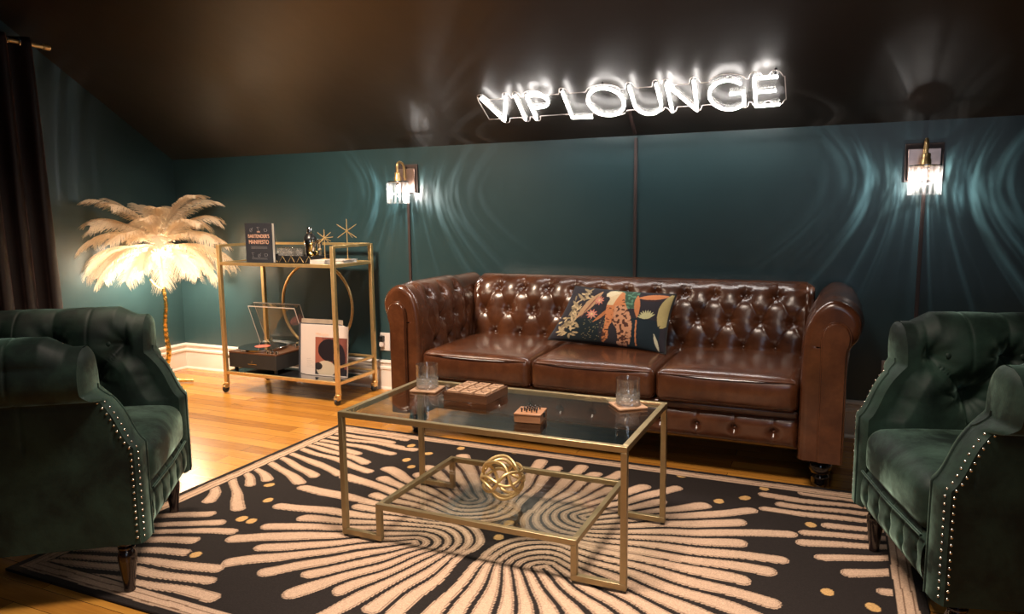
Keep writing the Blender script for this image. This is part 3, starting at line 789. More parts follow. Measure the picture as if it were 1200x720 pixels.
def cushion():
    W_, H_ = .575, .295; nu, nv = 230, 136
    t = tag(empty('throw_cushion', (-1.003, -.458, .609), 0), 'dark printed throw cushion with a spotted leopard and flowers, leaning on the sofa back', 'cushion')
    u = np.linspace(-1, 1, nu); v = np.linspace(-1, 1, nv); Ug, Vg = np.meshgrid(u, v, indexing='ij')
    pinch = 1-.055*(1-Ug**2)*(np.abs(Vg)**3); pinu = 1-.05*(1-Vg**2)*np.abs(Ug)**3
    X = Ug*W_/2*pinu; Z = Vg*H_/2*pinch
    X = X + .045*Vg*np.clip(-Ug, 0, 1)
    th = .062*((1-np.abs(Ug)**2.6).clip(0)*(1-np.abs(Vg)**2.6).clip(0))**.5 + .003*np.sin(Ug*9+Vg*4)*(1-Ug**2)*(1-Vg**2)
    x = (Ug+1)/2; y = (1-Vg)/2            # 0..1 from the left, 0..1 from the top
    rg = np.random.RandomState(5)
    col = np.empty(X.shape+(3,)); col[:] = (.030, .026, .034)
    def vn(s, sd_=0):                      # value noise
        r = np.random.RandomState(sd_); g = r.rand(int(s)+3, int(s*.6)+3); a = x*s; b = y*s*.6
        i = a.astype(int); j = b.astype(int); fa = a-i; fb = b-j; fa = fa*fa*(3-2*fa); fb = fb*fb*(3-2*fb)
        return (g[i, j]*(1-fa)+g[i+1, j]*fa)*(1-fb)+(g[i, j+1]*(1-fa)+g[i+1, j+1]*fa)*fb
    wob = (vn(14, 1)-.5)*.03
    def poly(pts):
        m_ = np.zeros(x.shape, bool); n = len(pts); xx = x+wob*.6; yy = y+wob
        for i in range(n):
            x1, y1 = pts[i]; x2, y2 = pts[(i+1) % n]
            c1 = ((y1 > yy) != (y2 > yy)) & (xx < (x2-x1)*(yy-y1)/((y2-y1) or 1e-9)+x1); m_ ^= c1
        return m_
    def cap(a, b, ra, rb=0):
        ax, ay = a; bx, by = b; px, py = x-ax, (y-ay)*.59; dx, dy = bx-ax, (by-ay)*.59
        t_ = np.clip((px*dx+py*dy)/(dx*dx+dy*dy), 0, 1); return np.hypot(px-t_*dx, py-t_*dy) - (ra*(1-t_)+rb*t_)
    def leaf(a, b, wd):
        ax, ay = a; bx, by = b; px, py = x-ax, (y-ay)*.59; dx, dy = bx-ax, (by-ay)*.59; L = math.hypot(dx, dy)
        t_ = (px*dx+py*dy)/(L*L); q = np.abs(px*dy-py*dx)/L
        return (q < wd*np.sin(np.clip(t_, 0, 1)*PI)**.8) & (t_ > 0) & (t_ < 1)
    green = np.array([.05, .11, .075]); beige = np.array([.50, .38, .22]); org = np.array([.58, .22, .09]); coral = np.array([.60, .20, .14])
    col[poly([(.47, .0), (.68, .0), (.72, .35), (.55, .42), (.48, .22)])] = green*1.0
    col[(poly([(.47, .0), (.70, .0), (.72, .35), (.55, .42)])) & (vn(60, 3) > .58)] = green*2.4
    col[poly([(.18, .62), (.4, .55), (.45, 1.0), (.12, 1.0)])] = (.012, .022, .028)
    col[poly([(.62, .50), (.95, .52), (.93, 1.0), (.60, 1.0)])] = (.012, .024, .034)
    for k in range(70):                    # pale foliage down the left side
        cx_, cy_ = .06+rg.rand()*.15, .16+rg.rand()*.72; cx_ += (cy_ < .5)*.05 + .05*(cy_ < .3)
        an = rg.rand()*PI*2; L = .045+.03*rg.rand()
        mm = leaf((cx_, cy_), (cx_+math.cos(an)*L, cy_+math.sin(an)*L*1.7), .010); col[mm] = beige*(.45+.9*rg.rand())
    col[leaf((.20, .62), (.37, .08), .040)] = np.array([.50, .30, .17]); col[leaf((.24, .60), (.34, .16), .008)] = np.array([.24, .10, .07])
    col[leaf((.36, .66), (.50, .36), .016)] = org*.8
    for (a, b) in [((.10, .16), (.22, .30)), ((.14, .05), (.26, .14)), ((.08, .30), (.20, .44)), ((.24, .02), (.2, .2))]: col[leaf(a, b, .014)] = beige*.7
    for fx, fy, fr in [(.365, .27, .050), (.335, .52, .052)]:
        d = np.hypot(x-fx, (y-fy)*.59); an = np.arctan2((y-fy)*.59, x-fx)
        col[d < fr*(.75+.25*np.cos(an*9))] = coral; col[(d < fr*.6) & (np.cos(an*14) > .2)] = (.72, .42, .32); col[d < fr*.2] = (.7, .55, .25)
    body = poly([(.44, .16), (.47, .06), (.53, .03), (.585, .08), (.60, .24), (.66, .42), (.71, .62), (.72, .84), (.70, .97), (.60, .98), (.575, .72), (.53, .62), (.50, .70), (.505, .92), (.47, .98), (.455, .95), (.462, .60), (.455, .34), (.475, .24)])
    col[body] = org*1.05; col[body & (x+y*.15 < .56) & (y < .34)] = (.72, .56, .34)
    col[body & (y > .34) & (x > .53)] = (.60, .30, .17)
    spots = (vn(46, 8) > .55) & (vn(60, 9) > .34); col[body & spots & (((x-.50)+(y-.3)*.25) > .06)] = (.09, .035, .025)
    col[body & (vn(80, 12) > .72) & (x < .53) & (y > .38)] = (.16, .05, .03)
    col[poly([(.415, .13), (.44, .06), (.50, .03), (.54, .10), (.48, .19), (.43, .20)])] = (.78, .66, .44)
    col[cap((.735, .55), (.755, .95), .006, .006) < 0] = org
    col[cap((.60, .95), (.615, .97), .018, .018) < 0] = (.55, .30, .2); col[cap((.65, .97), (.66, .97), .016, .016) < 0] = (.55, .30, .2)
    col[leaf((.70, .10), (.735, .50), .026)] = org; col[leaf((.71, .16), (.97, .06), .030)] = org*1.1; col[leaf((.74, .2), (.92, .16), .010)] = (.05, .02, .02)
    for k in range(9):
        an = -PI*.95+k*.21*1.35; col[leaf((.82, .50), (.82+.085*math.cos(an), .50+.085*math.sin(an)*1.75), .009)] = (.56, .55, .30)
    for k in range(11): col[leaf((.94, .62-.045*k), (1.0, .52-.05*k), .018)] = (.48, .40, .17)
    col[leaf((.93, .60), (.975, .02), .045)] = (.50, .41, .18)
    for k in range(60):
        fx, fy = .28+rg.rand()*.2, .55+rg.rand()*.4; col[np.hypot(x-fx, (y-fy)*.59) < .0035] = (.30, .26, .14)
    col[leaf((.90, .72), (.95, .99), .014)] = (.6, .58, .42)
    col[(np.abs(Ug) > .985) | (np.abs(Vg) > .975)] = (.02, .02, .025)
    F = np.stack([X, -th, Z], -1); Bk = np.stack([X, th, Z], -1)
    mb = MB().grid(F).grid(Bk, flip=True); o = mb.build('cover', M['pillow'], t, smooth=True, angle=180)
    cc = np.concatenate([col.reshape(-1, 3), np.tile((.022, .02, .026), (nu*nv, 1))]); colour(o, cc)
    edge = [(X[i, 0], 0, Z[i, 0]) for i in range(0, nu, 6)] + [(X[-1, j], 0, Z[-1, j]) for j in range(0, nv, 6)] + [(X[i, -1], 0, Z[i, -1]) for i in range(nu-1, -1, -6)] + [(X[0, j], 0, Z[0, j]) for j in range(nv-1, -1, -6)]
    MB().tube(edge, .0035, 6, True).build('seam', M['speaker'], t, smooth=True)
    t.rotation_euler = (math.radians(-24), math.radians(2), math.radians(-6))
cushion()

# ------------------------------------------------------------------ green velvet armchairs
def armchair():
    T = empty('tufted_armchair', (0, 0, 0)); hw, hd, R_ = .355, .36, .20
    # outer footprint path, starting at the front left corner (chair faces local -y)
    seglen = [2*hd-R_, R_*PI/2, 2*hw-2*R_, R_*PI/2, 2*hd-R_]; Ltot = sum(seglen)
    def path(s):
        s = np.asarray(s, float); x = np.zeros_like(s); y = np.zeros_like(s); nx = np.zeros_like(s); ny = np.zeros_like(s)
        a0 = seglen[0]; a1 = a0+seglen[1]; a2 = a1+seglen[2]; a3 = a2+seglen[3]
        m = s <= a0; x[m] = -hw; y[m] = -hd+s[m]; nx[m] = -1
        m = (s > a0) & (s <= a1); t = (s[m]-a0)/R_; x[m] = -hw+R_-R_*np.cos(t); y[m] = hd-R_+R_*np.sin(t); nx[m] = -np.cos(t); ny[m] = np.sin(t)
        m = (s > a1) & (s <= a2); x[m] = -hw+R_+(s[m]-a1); y[m] = hd; ny[m] = 1
        m = (s > a2) & (s <= a3); t = (s[m]-a2)/R_; x[m] = hw-R_+R_*np.sin(t); y[m] = hd-R_+R_*np.cos(t); nx[m] = np.sin(t); ny[m] = np.cos(t)
        m = s > a3; x[m] = hw; y[m] = hd-R_-(s[m]-a3); nx[m] = 1
        return np.stack([x, y], -1), np.stack([nx, ny], -1)
    prof = [(0, .165), (0, .30), (0, .45), (0, .57), (.002, .603), (.030, .606), (.056, .622), (.070, .655), (.068, .70), (.048, .738), (.008, .758), (-.038, .756), (-.078, .728), (-.100, .68), (-.106, .60), (-.110, .50), (-.112, .40), (-.112, .29)]
    c_ = catmull([(n, 0, z) for n, z in prof], 12)
    seg = np.r_[0, np.cumsum(np.linalg.norm(np.diff(c_, axis=0), axis=1))]
    t_ = np.linspace(0, seg[-1], 190); cn = np.interp(t_, seg, c_[:, 0]); cz = np.interp(t_, seg, c_[:, 2])
    def s0(z):
        z = np.asarray(z, float); q = np.clip((z-.455)/.175, 0, 1)
        return .108*(q**.85*(1-.25*np.sin(PI*q)))
    u = np.linspace(0, 1, 420)
    S0 = s0(cz); S = S0[None]+(Ltot-2*S0[None])*u[:, None]
    xy, nn = path(S); off = cn[None]+0*S
    P = np.zeros(S.shape+(3,)); P[..., :2] = xy+nn*off[..., None]; P[..., 2] = cz[None]
    top_i = int(np.argmax(cz))
    v = (t_[-1]-t_)                              # distance up the inside from the seat
    vz = lambda z: v[top_i:][np.argmin(abs(cz[top_i:]-z))]
    v0, v1 = vz(.545), vz(.665)
    su = .235; U = S-Ltot/2; V = np.broadcast_to(v[None], S.shape)
    H = tuft_field(U, V, su, v1-v0, 2, .028, .068, .022, v0, .30, .003)
    inside = np.clip((t_-t_[top_i]*.86)/.05, 0, 1)[None]*np.clip((v-.02)/.06, 0, 1)[None]
    ends = np.clip((np.minimum(S-S0, Ltot-S0-S)-.035)/.06, 0, 1)
    nrm = normals_of(P); ref = -nn[:, -20]; 
    if (nrm[:, -20, :2]*ref).sum() < 0: nrm = -nrm
    dirn = nrm.copy()
    P = P + dirn*((H+.004)*inside*ends)[..., None]
    # seams that cross the roll from each upper button
    seam = np.exp(-np.abs(((U/su+.5) % 1)-.5)*su/.0035)*np.clip((t_-t_[top_i]*.42)/.03, 0, 1)[None]*np.clip((t_[top_i]*1.3-t_)/.05, 0, 1)[None]
    P = P - dirn*(seam*.004)[..., None]
    flip = False
    sh = MB().grid(P).build('backrest', M['velvet'], T, smooth=True, angle=180)
    for j in range(2):
        for i in range(-4, 5):
            q = (i+.5*(j % 2))*su; 
            a = np.argmin(abs(U[:, -40]-q)); b = top_i+int(np.argmin(abs(v[top_i:]-(v0+j*(v1-v0)))))
            if abs(q) > Ltot/2-.14: continue
            nb = dirn[a, b]; bt = button_mesh(.010).build('button', M['velvet'], sh, smooth=True)
            bt.location = tuple(P[a, b]-nb*.001); bt.rotation_euler = Vector((0, 0, 1)).rotation_difference(Vector(nb)).to_euler()
    # front facings with the padded slope and the nailhead rows
    nail = None
    out_n, out_z = cn[:top_i+1], cz[:top_i+1]; in_n, in_z = cn[top_i:][::-1], cz[top_i:][::-1]
    for side in (0, 1):
        zs = np.concatenate([np.linspace(.165, .60, 34), np.linspace(.606, .7578, 24)]); K = 12; G = np.zeros((len(zs), K, 3))
        for i, z in enumerate(zs):
            no = np.interp(z, out_z, out_n); ni = np.interp(z, in_z, in_n) if z > .29 else -.112
            s_ = s0(z); s_ = s_ if side == 0 else Ltot-s_; xy1, n1 = path(np.array([s_]))
            for k in range(K):
                f = k/(K-1); p = xy1[0]+n1[0]*(no+(ni-no)*f); bul = .016*(1-abs(2*f-1)**2.6)*min(1, max(0, (.7575-z)/.03))**.5
                G[i, k] = (p[0], p[1]-bul-.0005, z)
        fo = MB().grid(G, flip=side == 1).build('front_facing', M['velvet'], T, smooth=True, angle=180)
        pts = [tuple(G[i, 7]+np.array([0, -.001, 0])) for i in range(len(zs)-17)]
        MB().tube(pts, .0035, 6).build('piping', M['velvet'], fo, smooth=True)
        # nail rows follow the edge of the facing: one on the side of the arm, one on its face
        zz = np.concatenate([np.linspace(.185, .455, 400), np.linspace(.456, .625, 500)])
        sg = 1 if side == 0 else -1
        for row in (0, 1):
            pp = []
            for z in zz:
                back = s0(z) + (.007 if row == 0 else -.014*np.sin(PI*.72)**1) ; 
                s_ = back if side == 0 else Ltot-back
                xy1, n1 = path(np.array([np.clip(s_, 0, Ltot)]))
                if row == 0: pp.append((xy1[0][0]+n1[0][0]*.0, xy1[0][1], z))
                else:
                    q = path(np.array([s0(z) if side == 0 else Ltot-s0(z)])); f = 1.3/11
                    no = 0; p = q[0][0]+q[1][0]*(-.112*f); pp.append((p[0], p[1]-.016*(1-abs(2*f-1)**2.6)-.0005, z))
            pp = np.array(pp); L = np.r_[0, np.cumsum(np.linalg.norm(np.diff(pp, axis=0), axis=1))]
            for d in np.linspace(0, L[-1], 25):
                p = [np.interp(d, L, pp[:, k]) for k in range(3)]
                if nail is None:
                    nail = MB().lathe([(.0040, 0), (.0037, .0015), (.0024, .0028), (.0002, .0033)], 10).build('nailhead', M['nail'], T, smooth=True); nl = nail
                else: nl = inst(nail, T, p)
                nl.location = p
                nl.rotation_euler = (0, math.radians(-90 if side == 0 else 90), 0) if row == 0 else (math.radians(90 if p[2] < .455 else 62), 0, 0)
    # seat
    cu = roundbox(.475, .60, .150, .045, 12, crown=.020, bulge=.012); c = cu.build('seat_cushion', M['velvet'], T, smooth=True); weld(c); c.location = (0, -.072, .288)
    MB().tube([(-.236, -.375, .292), (0, -.382, .292), (.236, -.375, .292)], .004, 6).build('piping', M['velvet'], c, smooth=True).location = (0, .072, -.288)
    xs = np.linspace(-.243, .243, 110); zs = np.linspace(.165, .290, 24); G = np.zeros((110, 24, 3)); G[..., 0] = xs[:, None]; G[..., 2] = zs[None]
    du = xs[:, None]-.098*np.round(xs[:, None]/.098)
    bul = .022*(1-np.abs((zs-.226)/.0635)**3).clip(0)[None]
    G[..., 1] = -.352-bul*(1-.45*np.exp(-np.abs(du)/.006)-.75*np.exp(-(du**2+(zs[None]-.225)**2)/(2*.010**2)))
    MB().grid(G).build('apron', M['velvet'], T, smooth=True, angle=180)
    box('seat_base', -.30, .30, -.345, .30, .163, .29, M['velvet'], T, .01)
    # legs
    prof = [(.016, 0), (.0165, .02), (.026, .095), (.027, .112), (.022, .126), (.019, .130), (.024, .134), (.024, .139), (.019, .143), (.025, .148), (.028, .156), (.030, .166)]
    for x in (-.300, .300):
        for y in (-.305, .29): MB().lathe(prof, 20).build('leg', M['darkwood'], T, smooth=True, angle=50).location = (x, y, 0)
    return T
ch = armchair(); tag(ch, 'bottle green velvet armchair in front of the curtain, its plain outer side in view', 'armchair', 'green velvet armchairs')
FR = RUGZ+.0012
ch.location = (-2.347, -2.426, FR); ch.rotation_euler = (0, 0, math.radians(126.9))
dup(ch, (.516, -1.536, FR), math.radians(-74.5), 'bottle green velvet armchair right of the sofa, its tufted inside and seat in view')

# ------------------------------------------------------------------ bar cart
def bar_cart():
    x0, x1, y0, y1 = -3.572, -2.693, -.455, -.078; r = .024; h = r/2
    t = empty('bar_cart', (0, 0, 0), 0, 'two-tier gold bar cart on casters against the teal wall beside the feather lamp', 'bar cart')
    for x, y in ((x0, y0), (x1, y0), (x0, y1), (x1, y1)):
        box('post', x-h, x+h, y-h, y+h, .062, .945, M['gold'], t, .002)
        c = MB(); c.lathe([(.017, .052), (.019, .056), (.019, .064), (.012, .066)], 16, Matrix.Translation((x, y, 0)))
        c.box(x-.014, x-.010, y-.026, y+.008, .030, .056); c.box(x+.010, x+.014, y-.026, y+.008, .030, .056); c.box(x-.014, x+.014, y-.03, y-.020, .036, .046)
        cs = c.build('caster', M['gold'], t, bevel=.001)
        MB().lathe([(.012, -.009), (.021, -.009), (.023, -.005), (.023, .005), (.021, .009), (.012, .009)], 24, Matrix.Translation((x, y-.012, .0235)) @ Matrix.Rotation(PI/2, 4, 'Y')).build('wheel', M['rubber'], cs, smooth=True, angle=40)
    def ring(z0, z1, name, sides='fblr', rr=.018):
        mb = MB(); q = rr/2
        if 'f' in sides: mb.box(x0+h, x1-h, y0-q, y0+q, z0, z1)
        if 'b' in sides: mb.box(x0+h, x1-h, y1-q, y1+q, z0, z1)
        if 'l' in sides: mb.box(x0-q, x0+q, y0+h, y1-h, z0, z1)
        if 'r' in sides: mb.box(x1-q, x1+q, y0+h, y1-h, z0, z1)
        return mb.build(name, M['gold'], t, bevel=.0015)
    ring(.932, .948, 'top_rail', 'blr'); ring(.818, .838, 'shelf_frame'); ring(.118, .138, 'shelf_frame'); ring(.218, .232, 'guard_rail', 'blr', .014)
    box('shelf', x0+.004, x1-.004, y0+.004, y1-.004, .826, .834, M['mirror'], t, 0)
    box('shelf', x0+.004, x1-.004, y0+.004, y1-.004, .126, .134, M['mirror'], t, 0)
    cx, cz, R_ = -3.130, .535, .283
    MB().tube([(cx+R_*math.cos(a), y1, cz+R_*math.sin(a)) for a in np.linspace(0, 2*PI, 72, endpoint=False)], .0095, 10, True).build('ring', M['gold'], t, smooth=True)
bar_cart()
SZ = .8345; LZ = .1345
def facing(x, y, z, rz=0): return Matrix.Translation((x, y, z)) @ Matrix.Rotation(rz, 4, 'Z') @ Matrix.Rotation(PI/2, 4, 'X')
def book():
    x, y = -3.285, -.395; t = empty('cocktail_book', (x, y, SZ), math.radians(2), 'black cocktail book standing upright on the left end of the bar cart', 'book')
    w_, h_, d = .205, .245, .022
    box('cover', -w_/2, w_/2, -d/2-.003, -d/2, 0, h_, M['bookcover'], t, .0008)
    box('back_cover', -w_/2, w_/2, d/2, d/2+.003, 0, h_, M['bookcover'], t, .0008)
    box('spine', -w_/2-.003, -w_/2, -d/2-.003, d/2+.003, 0, h_, M['bookcover'], t, .0008)
    box('pages', -w_/2, w_/2-.004, -d/2, d/2, .003, h_-.003, M['paper'], t, 0)
    f = lambda z, x_=0: facing(x_, -d/2-.0032, z)
    text('THE', .014, M['copperink'], t, 'title_lettering', f(.186))
    text("BARTENDER'S", .031, M['copperink'], t, 'title_lettering', f(.154), xs=.86, extrude=.0008)
    text('MANIFESTO', .035, M['copperink'], t, 'title_lettering', f(.117), xs=.84, extrude=.0008)
    mb = MB()
    for z in (.100, .094, .088): mb.box(-.062, .062, -d/2-.0036, -d/2-.003, z, z+.0014)
    for z in (.022, .028): mb.box(-.06, .06, -d/2-.0036, -d/2-.003, z, z+.0015)
    mb.build('printed_lines', M['greyink'], t)
    mb = MB()
    for gx, gz, k in ((-.055, .205, 0), (.0, .208, 1), (.055, .203, 2), (-.05, .05, 1), (.0, .048, 0), (.05, .05, 2)):
        yy = -d/2-.0036; P_ = lambda a, b: (gx+a, yy, gz+b)
        if k == 0: mb.tube([P_(-.008, -.012), P_(.002, 0), P_(.012, .012)], .0012, 5); mb.tube([P_(.010*math.cos(a)-.002, .010*math.sin(a)-.004) for a in np.linspace(0, 2*PI, 12, endpoint=False)], .0009, 5, True)
        elif k == 1: mb.tube([P_(-.010, .012), P_(0, 0), P_(.010, .012), P_(-.010, .012)], .001, 5); mb.tube([P_(0, 0), P_(0, -.014)], .001, 5); mb.tube([P_(-.006, -.014), P_(.006, -.014)], .001, 5)
        else: mb.tube([P_(-.011, .006), P_(-.008, -.010), P_(.008, -.010), P_(.011, .006), P_(-.011, .006)], .001, 5); mb.tube([P_(.011, .003), P_(.015, -.002), P_(.009, -.006)], .001, 5)
    mb.build('printed_drawings', M['greyink'], t)
book()
def tray():
    t = empty('serving_tray', (-3.105, -.285, SZ), 0, 'black serving tray with gold chevron lines, in the middle of the bar cart top', 'tray')
    w_, d = .198, .085
    box('base', -w_, w_, -d, d, .001, .007, M['black'], t, .001)
    mb = MB(); mb.box(-w_, w_, -d, -d+.006, .007, .044); mb.box(-w_, w_, d-.006, d, .007, .044); mb.box(-w_, -w_+.006, -d+.006, d-.006, .007, .044); mb.box(w_-.006, w_, -d+.006, d-.006, .007, .044)
    mb.build('rim', M['black'], t, bevel=.001)
    mb = MB()
    for k in range(6):
        xx = -w_+.030+k*.0672; mb.tube([(xx-.026, -d-.001, .004), (xx, -d-.001, .042), (xx+.026, -d-.001, .004)], .0016, 5)
    mb.build('gold_chevrons', M['gold'], t)
tray()
first = None
for i, (x, y, lab) in enumerate([(-3.215, -.262, 'first'), (-3.155, -.262, 'second'), (-3.097, -.262, 'third'), (-3.186, -.318, 'front left'), (-3.126, -.318, 'front right')]):
    L = 'small cut glass tumbler on the bar cart tray, ' + {'first': 'leftmost of the back row', 'second': 'middle of the back row', 'third': 'rightmost of the back row', 'front left': 'left one of the front pair', 'front right': 'right one of the front pair'}[lab]
    if first is None:
        first = tumbler_mesh(.0265, .082, 10, .002).build('tumbler', M['crystal'], smooth=True, angle=28); facets(.0272, .078, first, 9); tag(first, L, 'glass', 'glasses on the bar cart tray'); o = first
    else: o = dup(first, label=L)
    o.location = (x, y, SZ+.0075)
def shaker():
    t = empty('cocktail_shaker', (-3.010, -.262, SZ+.0072), 0, 'tall steel and gold cocktail shaker with a black collar on the bar cart tray', 'cocktail shaker')
    MB().lathe([(.026, 0), (.028, .004), (.038, .10), (.040, .125), (.039, .130)], 32).build('cup', M['chrome'], t, smooth=True, angle=50)
    MB().lathe([(.0395, .130), (.040, .134), (.036, .150), (.022, .168), (.019, .172)], 32).build('collar', M['black'], t, smooth=True, angle=50)
    MB().lathe([(.018, .172), (.0185, .176), (.018, .202), (.014, .208), (.0002, .209)], 24).build('cap', M['chrome'], t, smooth=True, angle=50)
    b = empty('strainer_jigger', (-2.962, -.235, SZ+.0072), 0, 'narrow steel double jigger standing just right of the cocktail shaker', 'jigger')
    MB().lathe([(.024, 0), (.022, .02), (.010, .068), (.010, .074), (.021, .118), (.0225, .134), (.020, .134), (.009, .08), (.0002, .078)], 24).build('cups', M['chrome'], b, smooth=True, angle=50)
    MB().lathe([(.0112, .066), (.0125, .071), (.0112, .076)], 20, cap=False).build('waist_band', M['gold'], b, smooth=True)
    g = empty('gold_figurine', (-2.948, -.322, SZ+.0072), 0, 'small gold figurine with thin looping limbs in front of the cocktail shaker', 'figurine')
    mb = MB(); mb.tube(catmull([(-.004, 0, .10), (-.010, 0, .075), (-.016, 0, .055), (-.002, 0, .040), (.010, 0, .034)], 5), [.006]*2+[.011]*8+[.012]*6+[.009]*5, 10)
    mb.sphere((-.006, 0, .108), .011)
    mb.build('body', M['castgold'], g, smooth=True)
    for a in ([(-.012, .006, .06), (-.022, .008, .038), (-.018, .006, .012), (-.028, .004, .0025)], [(.008, .006, .034), (.018, .008, .022), (.010, .006, .008), (.020, .004, .0025)],
              [(-.006, -.006, .05), (.002, -.008, .026), (-.006, -.006, .010), (.004, -.008, .0025)], [(.010, 0, .034), (.028, .002, .040), (.036, .0, .060), (.026, 0, .066)]):
        MB().tube(catmull(a, 5), .0032, 7).build('limb', M['castgold'], g, smooth=True)
shaker()
def starburst(name, x, y, z0, hc, R_, label, big):
    t = empty(name, (x, y, z0), math.radians(24), label, 'ornament'); MB().lathe([(.018, 0), (.018, .004), (.004, .006)], 20).build('base', M['gold'], t, smooth=True, angle=40)
    MB().tube([(0, 0, .004), (0, 0, hc)], .0028, 7).build('stem', M['gold'], t); mb = MB(); c = Vector((0, 0, hc))
    dirs = [(0, 0, 1), (.82, .1, .57), (-.82, -.1, .57), (.82, -.1, -.57), (-.82, .1, -.57), (.25, -.9, .15), (-.25, .9, -.15), (.3, .75, -.6)] if big else [(0, 0, 1), (.7, .3, .66), (-.7, -.3, .66), (.85, -.4, -.35), (-.85, .3, -.35), (.2, -.95, .3), (-.3, .9, .3), (.5, .5, -.7), (-.5, -.6, -.6), (.95, .2, .1)]
    for d in dirs: d = Vector(d).normalized(); mb.tube([tuple(c), tuple(c+d*R_*.6), tuple(c+d*R_)], [.0026, .0026, .0018], 6)
    mb.sphere((0, 0, hc), .006, 10, 6); mb.build('rays', M['gold'], t, smooth=True)
def flat_book(x, y, z, w_, d, h_, rz, label):
    t = empty('book', (x, y, z), rz, label, 'book', 'thin white books on the bar cart')
    box('cover', -w_/2, w_/2, -d/2, d/2, 0, .003, M['white'], t, .0005); box('top_cover', -w_/2, w_/2, -d/2, d/2, h_-.003, h_, M['white'], t, .0005)
    box('spine', -w_/2-.002, -w_/2+.001, -d/2, d/2, .0, h_, M['white'], t, .0005); box('pages', -w_/2+.001, w_/2-.003, -d/2+.003, d/2-.003, .003, h_-.003, M['paper'], t, 0)
flat_book(-2.846, -.335, SZ+.0, .105, .14, .012, 0, 'lower of the two thin white books stacked under the small starburst')
flat_book(-2.846, -.335, SZ+.0125, .104, .14, .011, math.radians(1), 'upper of the two thin white books stacked under the small starburst')
flat_book(-2.768, -.265, SZ+.0, .118, .15, .020, math.radians(4), 'single white book under the tall starburst at the right end of the cart')
starburst('starburst_ornament', -2.862, -.31, SZ+.0238, .128, .052, 'small gold starburst ornament on the two white books on the bar cart', False)
starburst('starburst_ornament', -2.735, -.255, SZ+.0203, .173, .072, 'taller gold starburst ornament at the right end of the bar cart', True)

def record_player():
    x0, x1, y0, y1, z0 = -3.556, -3.170, -.442, -.150, LZ
    t = empty('record_player', ((x0+x1)/2, (y0+y1)/2, LZ), 0, 'black and walnut record player with a raised clear lid on the lower cart shelf', 'record player')
    hw, hd = (x1-x0)/2, (y1-y0)/2; B = .030; Hh = .132
    for a in (-hw+.03, hw-.03):
        for b in (-hd+.03, hd-.03): MB().lathe([(.012, .0003), (.012, B)], 14, Matrix.Translation((a, b, 0))).build('foot', M['rubber'], t)
    box('body', -hw, hw, -hd, hd, B, Hh-.010, M['speaker'], t, .004)
    box('top_plate', -hw-.001, hw+.001, -hd-.001, hd+.001, Hh-.010, Hh, M['wood'], t, .002)
    mb = MB(); mb.tube([(-.006, 0, 0), (0, 0, .010), (.006, 0, 0)], .001, 5); mb.box(-.036, .036, -.0008, .0006, -.010, -.006); mb.box(-.0015, .0015, -.0008, .0006, .010, .016)
    lg = mb.build('maker_emblem', M['chrome'], t); lg.location = (.0, -hd-.0008, B+.036)
    MB().lathe([(.13, Hh), (.138, Hh+.003), (.138, Hh+.011), (.134, Hh+.013)], 48, Matrix.Translation((-.045, 0, 0))).build('platter', M['chrome'], t, smooth=True, angle=30)
    tb = MB().lathe([(.010, Hh), (.010, Hh+.030)], 16, Matrix.Translation((.150, .09, 0))); tb.tube([(.150, .09, Hh+.030), (.150, -.03, Hh+.030), (.118, -.075, Hh+.022)], .0035, 8); tb.box(.108, .124, -.098, -.07, Hh+.014, Hh+.022); tb.build('tonearm', M['chrome'], t, smooth=True, angle=40)
    for a in (.115, .150, .183): MB().lathe([(.011, Hh), (.010, Hh+.016), (.0002, Hh+.017)], 18, Matrix.Translation((a, -.125, 0))).build('knob', M['chrome'], t, smooth=True, angle=40)
    # lid: hinged along the back edge
    lid = empty('dust_cover', (0, hd-.004, Hh+.001)); lid.parent = t; lid.rotation_euler = (math.radians(-112+42), 0, 0)
    dd, hh, th = 2*hd-.01, .055, .003
    mb = MB(); mb.box(-hw, hw, -dd, 0, hh-th, hh); mb.box(-hw, hw, -dd, -dd+th, 0, hh-th); mb.box(-hw, hw, -th, 0, 0, hh-th); mb.box(-hw, -hw+th, -dd+th, -th, 0, hh-th); mb.box(hw-th, hw, -dd+th, -th, 0, hh-th)
    o = mb.build('dust_cover', M['acrylic'], t); o.matrix_parent_inverse = Matrix.Identity(4); o.location = lid.location; o.rotation_euler = lid.rotation_euler
    bpy.data.objects.remove(lid)
    e = MB().bar((-hw, -dd, .0), (hw, -dd, 0), .0045).bar((-hw, -dd, hh), (hw, -dd, hh), .004).bar((-hw, 0, hh), (-hw, -dd, hh), .003).bar((hw, 0, hh), (hw, -dd, hh), .003).bar((-hw, 0, 0), (-hw, -dd, 0), .003).bar((hw, 0, 0), (hw, -dd, 0), .003)
    ed = e.build('polished_edges', M['white'], o)
    v_ = empty('vinyl_record', ((x0+x1)/2-.045, (y0+y1)/2, LZ+Hh+.0135), 0, 'black vinyl record with a coral label on the platter of the record player', 'record')
    MB().lathe([(.003, 0), (.1500, 0), (.1505, .001), (.1500, .0022), (.052, .0018), (.003, .0018)], 64).build('disc', M['vinyl'], v_, smooth=True, angle=30)
    MB().lathe([(.003, .002), (.050, .0022)], 32).build('centre_label', M['vlabel'], v_)
record_player()
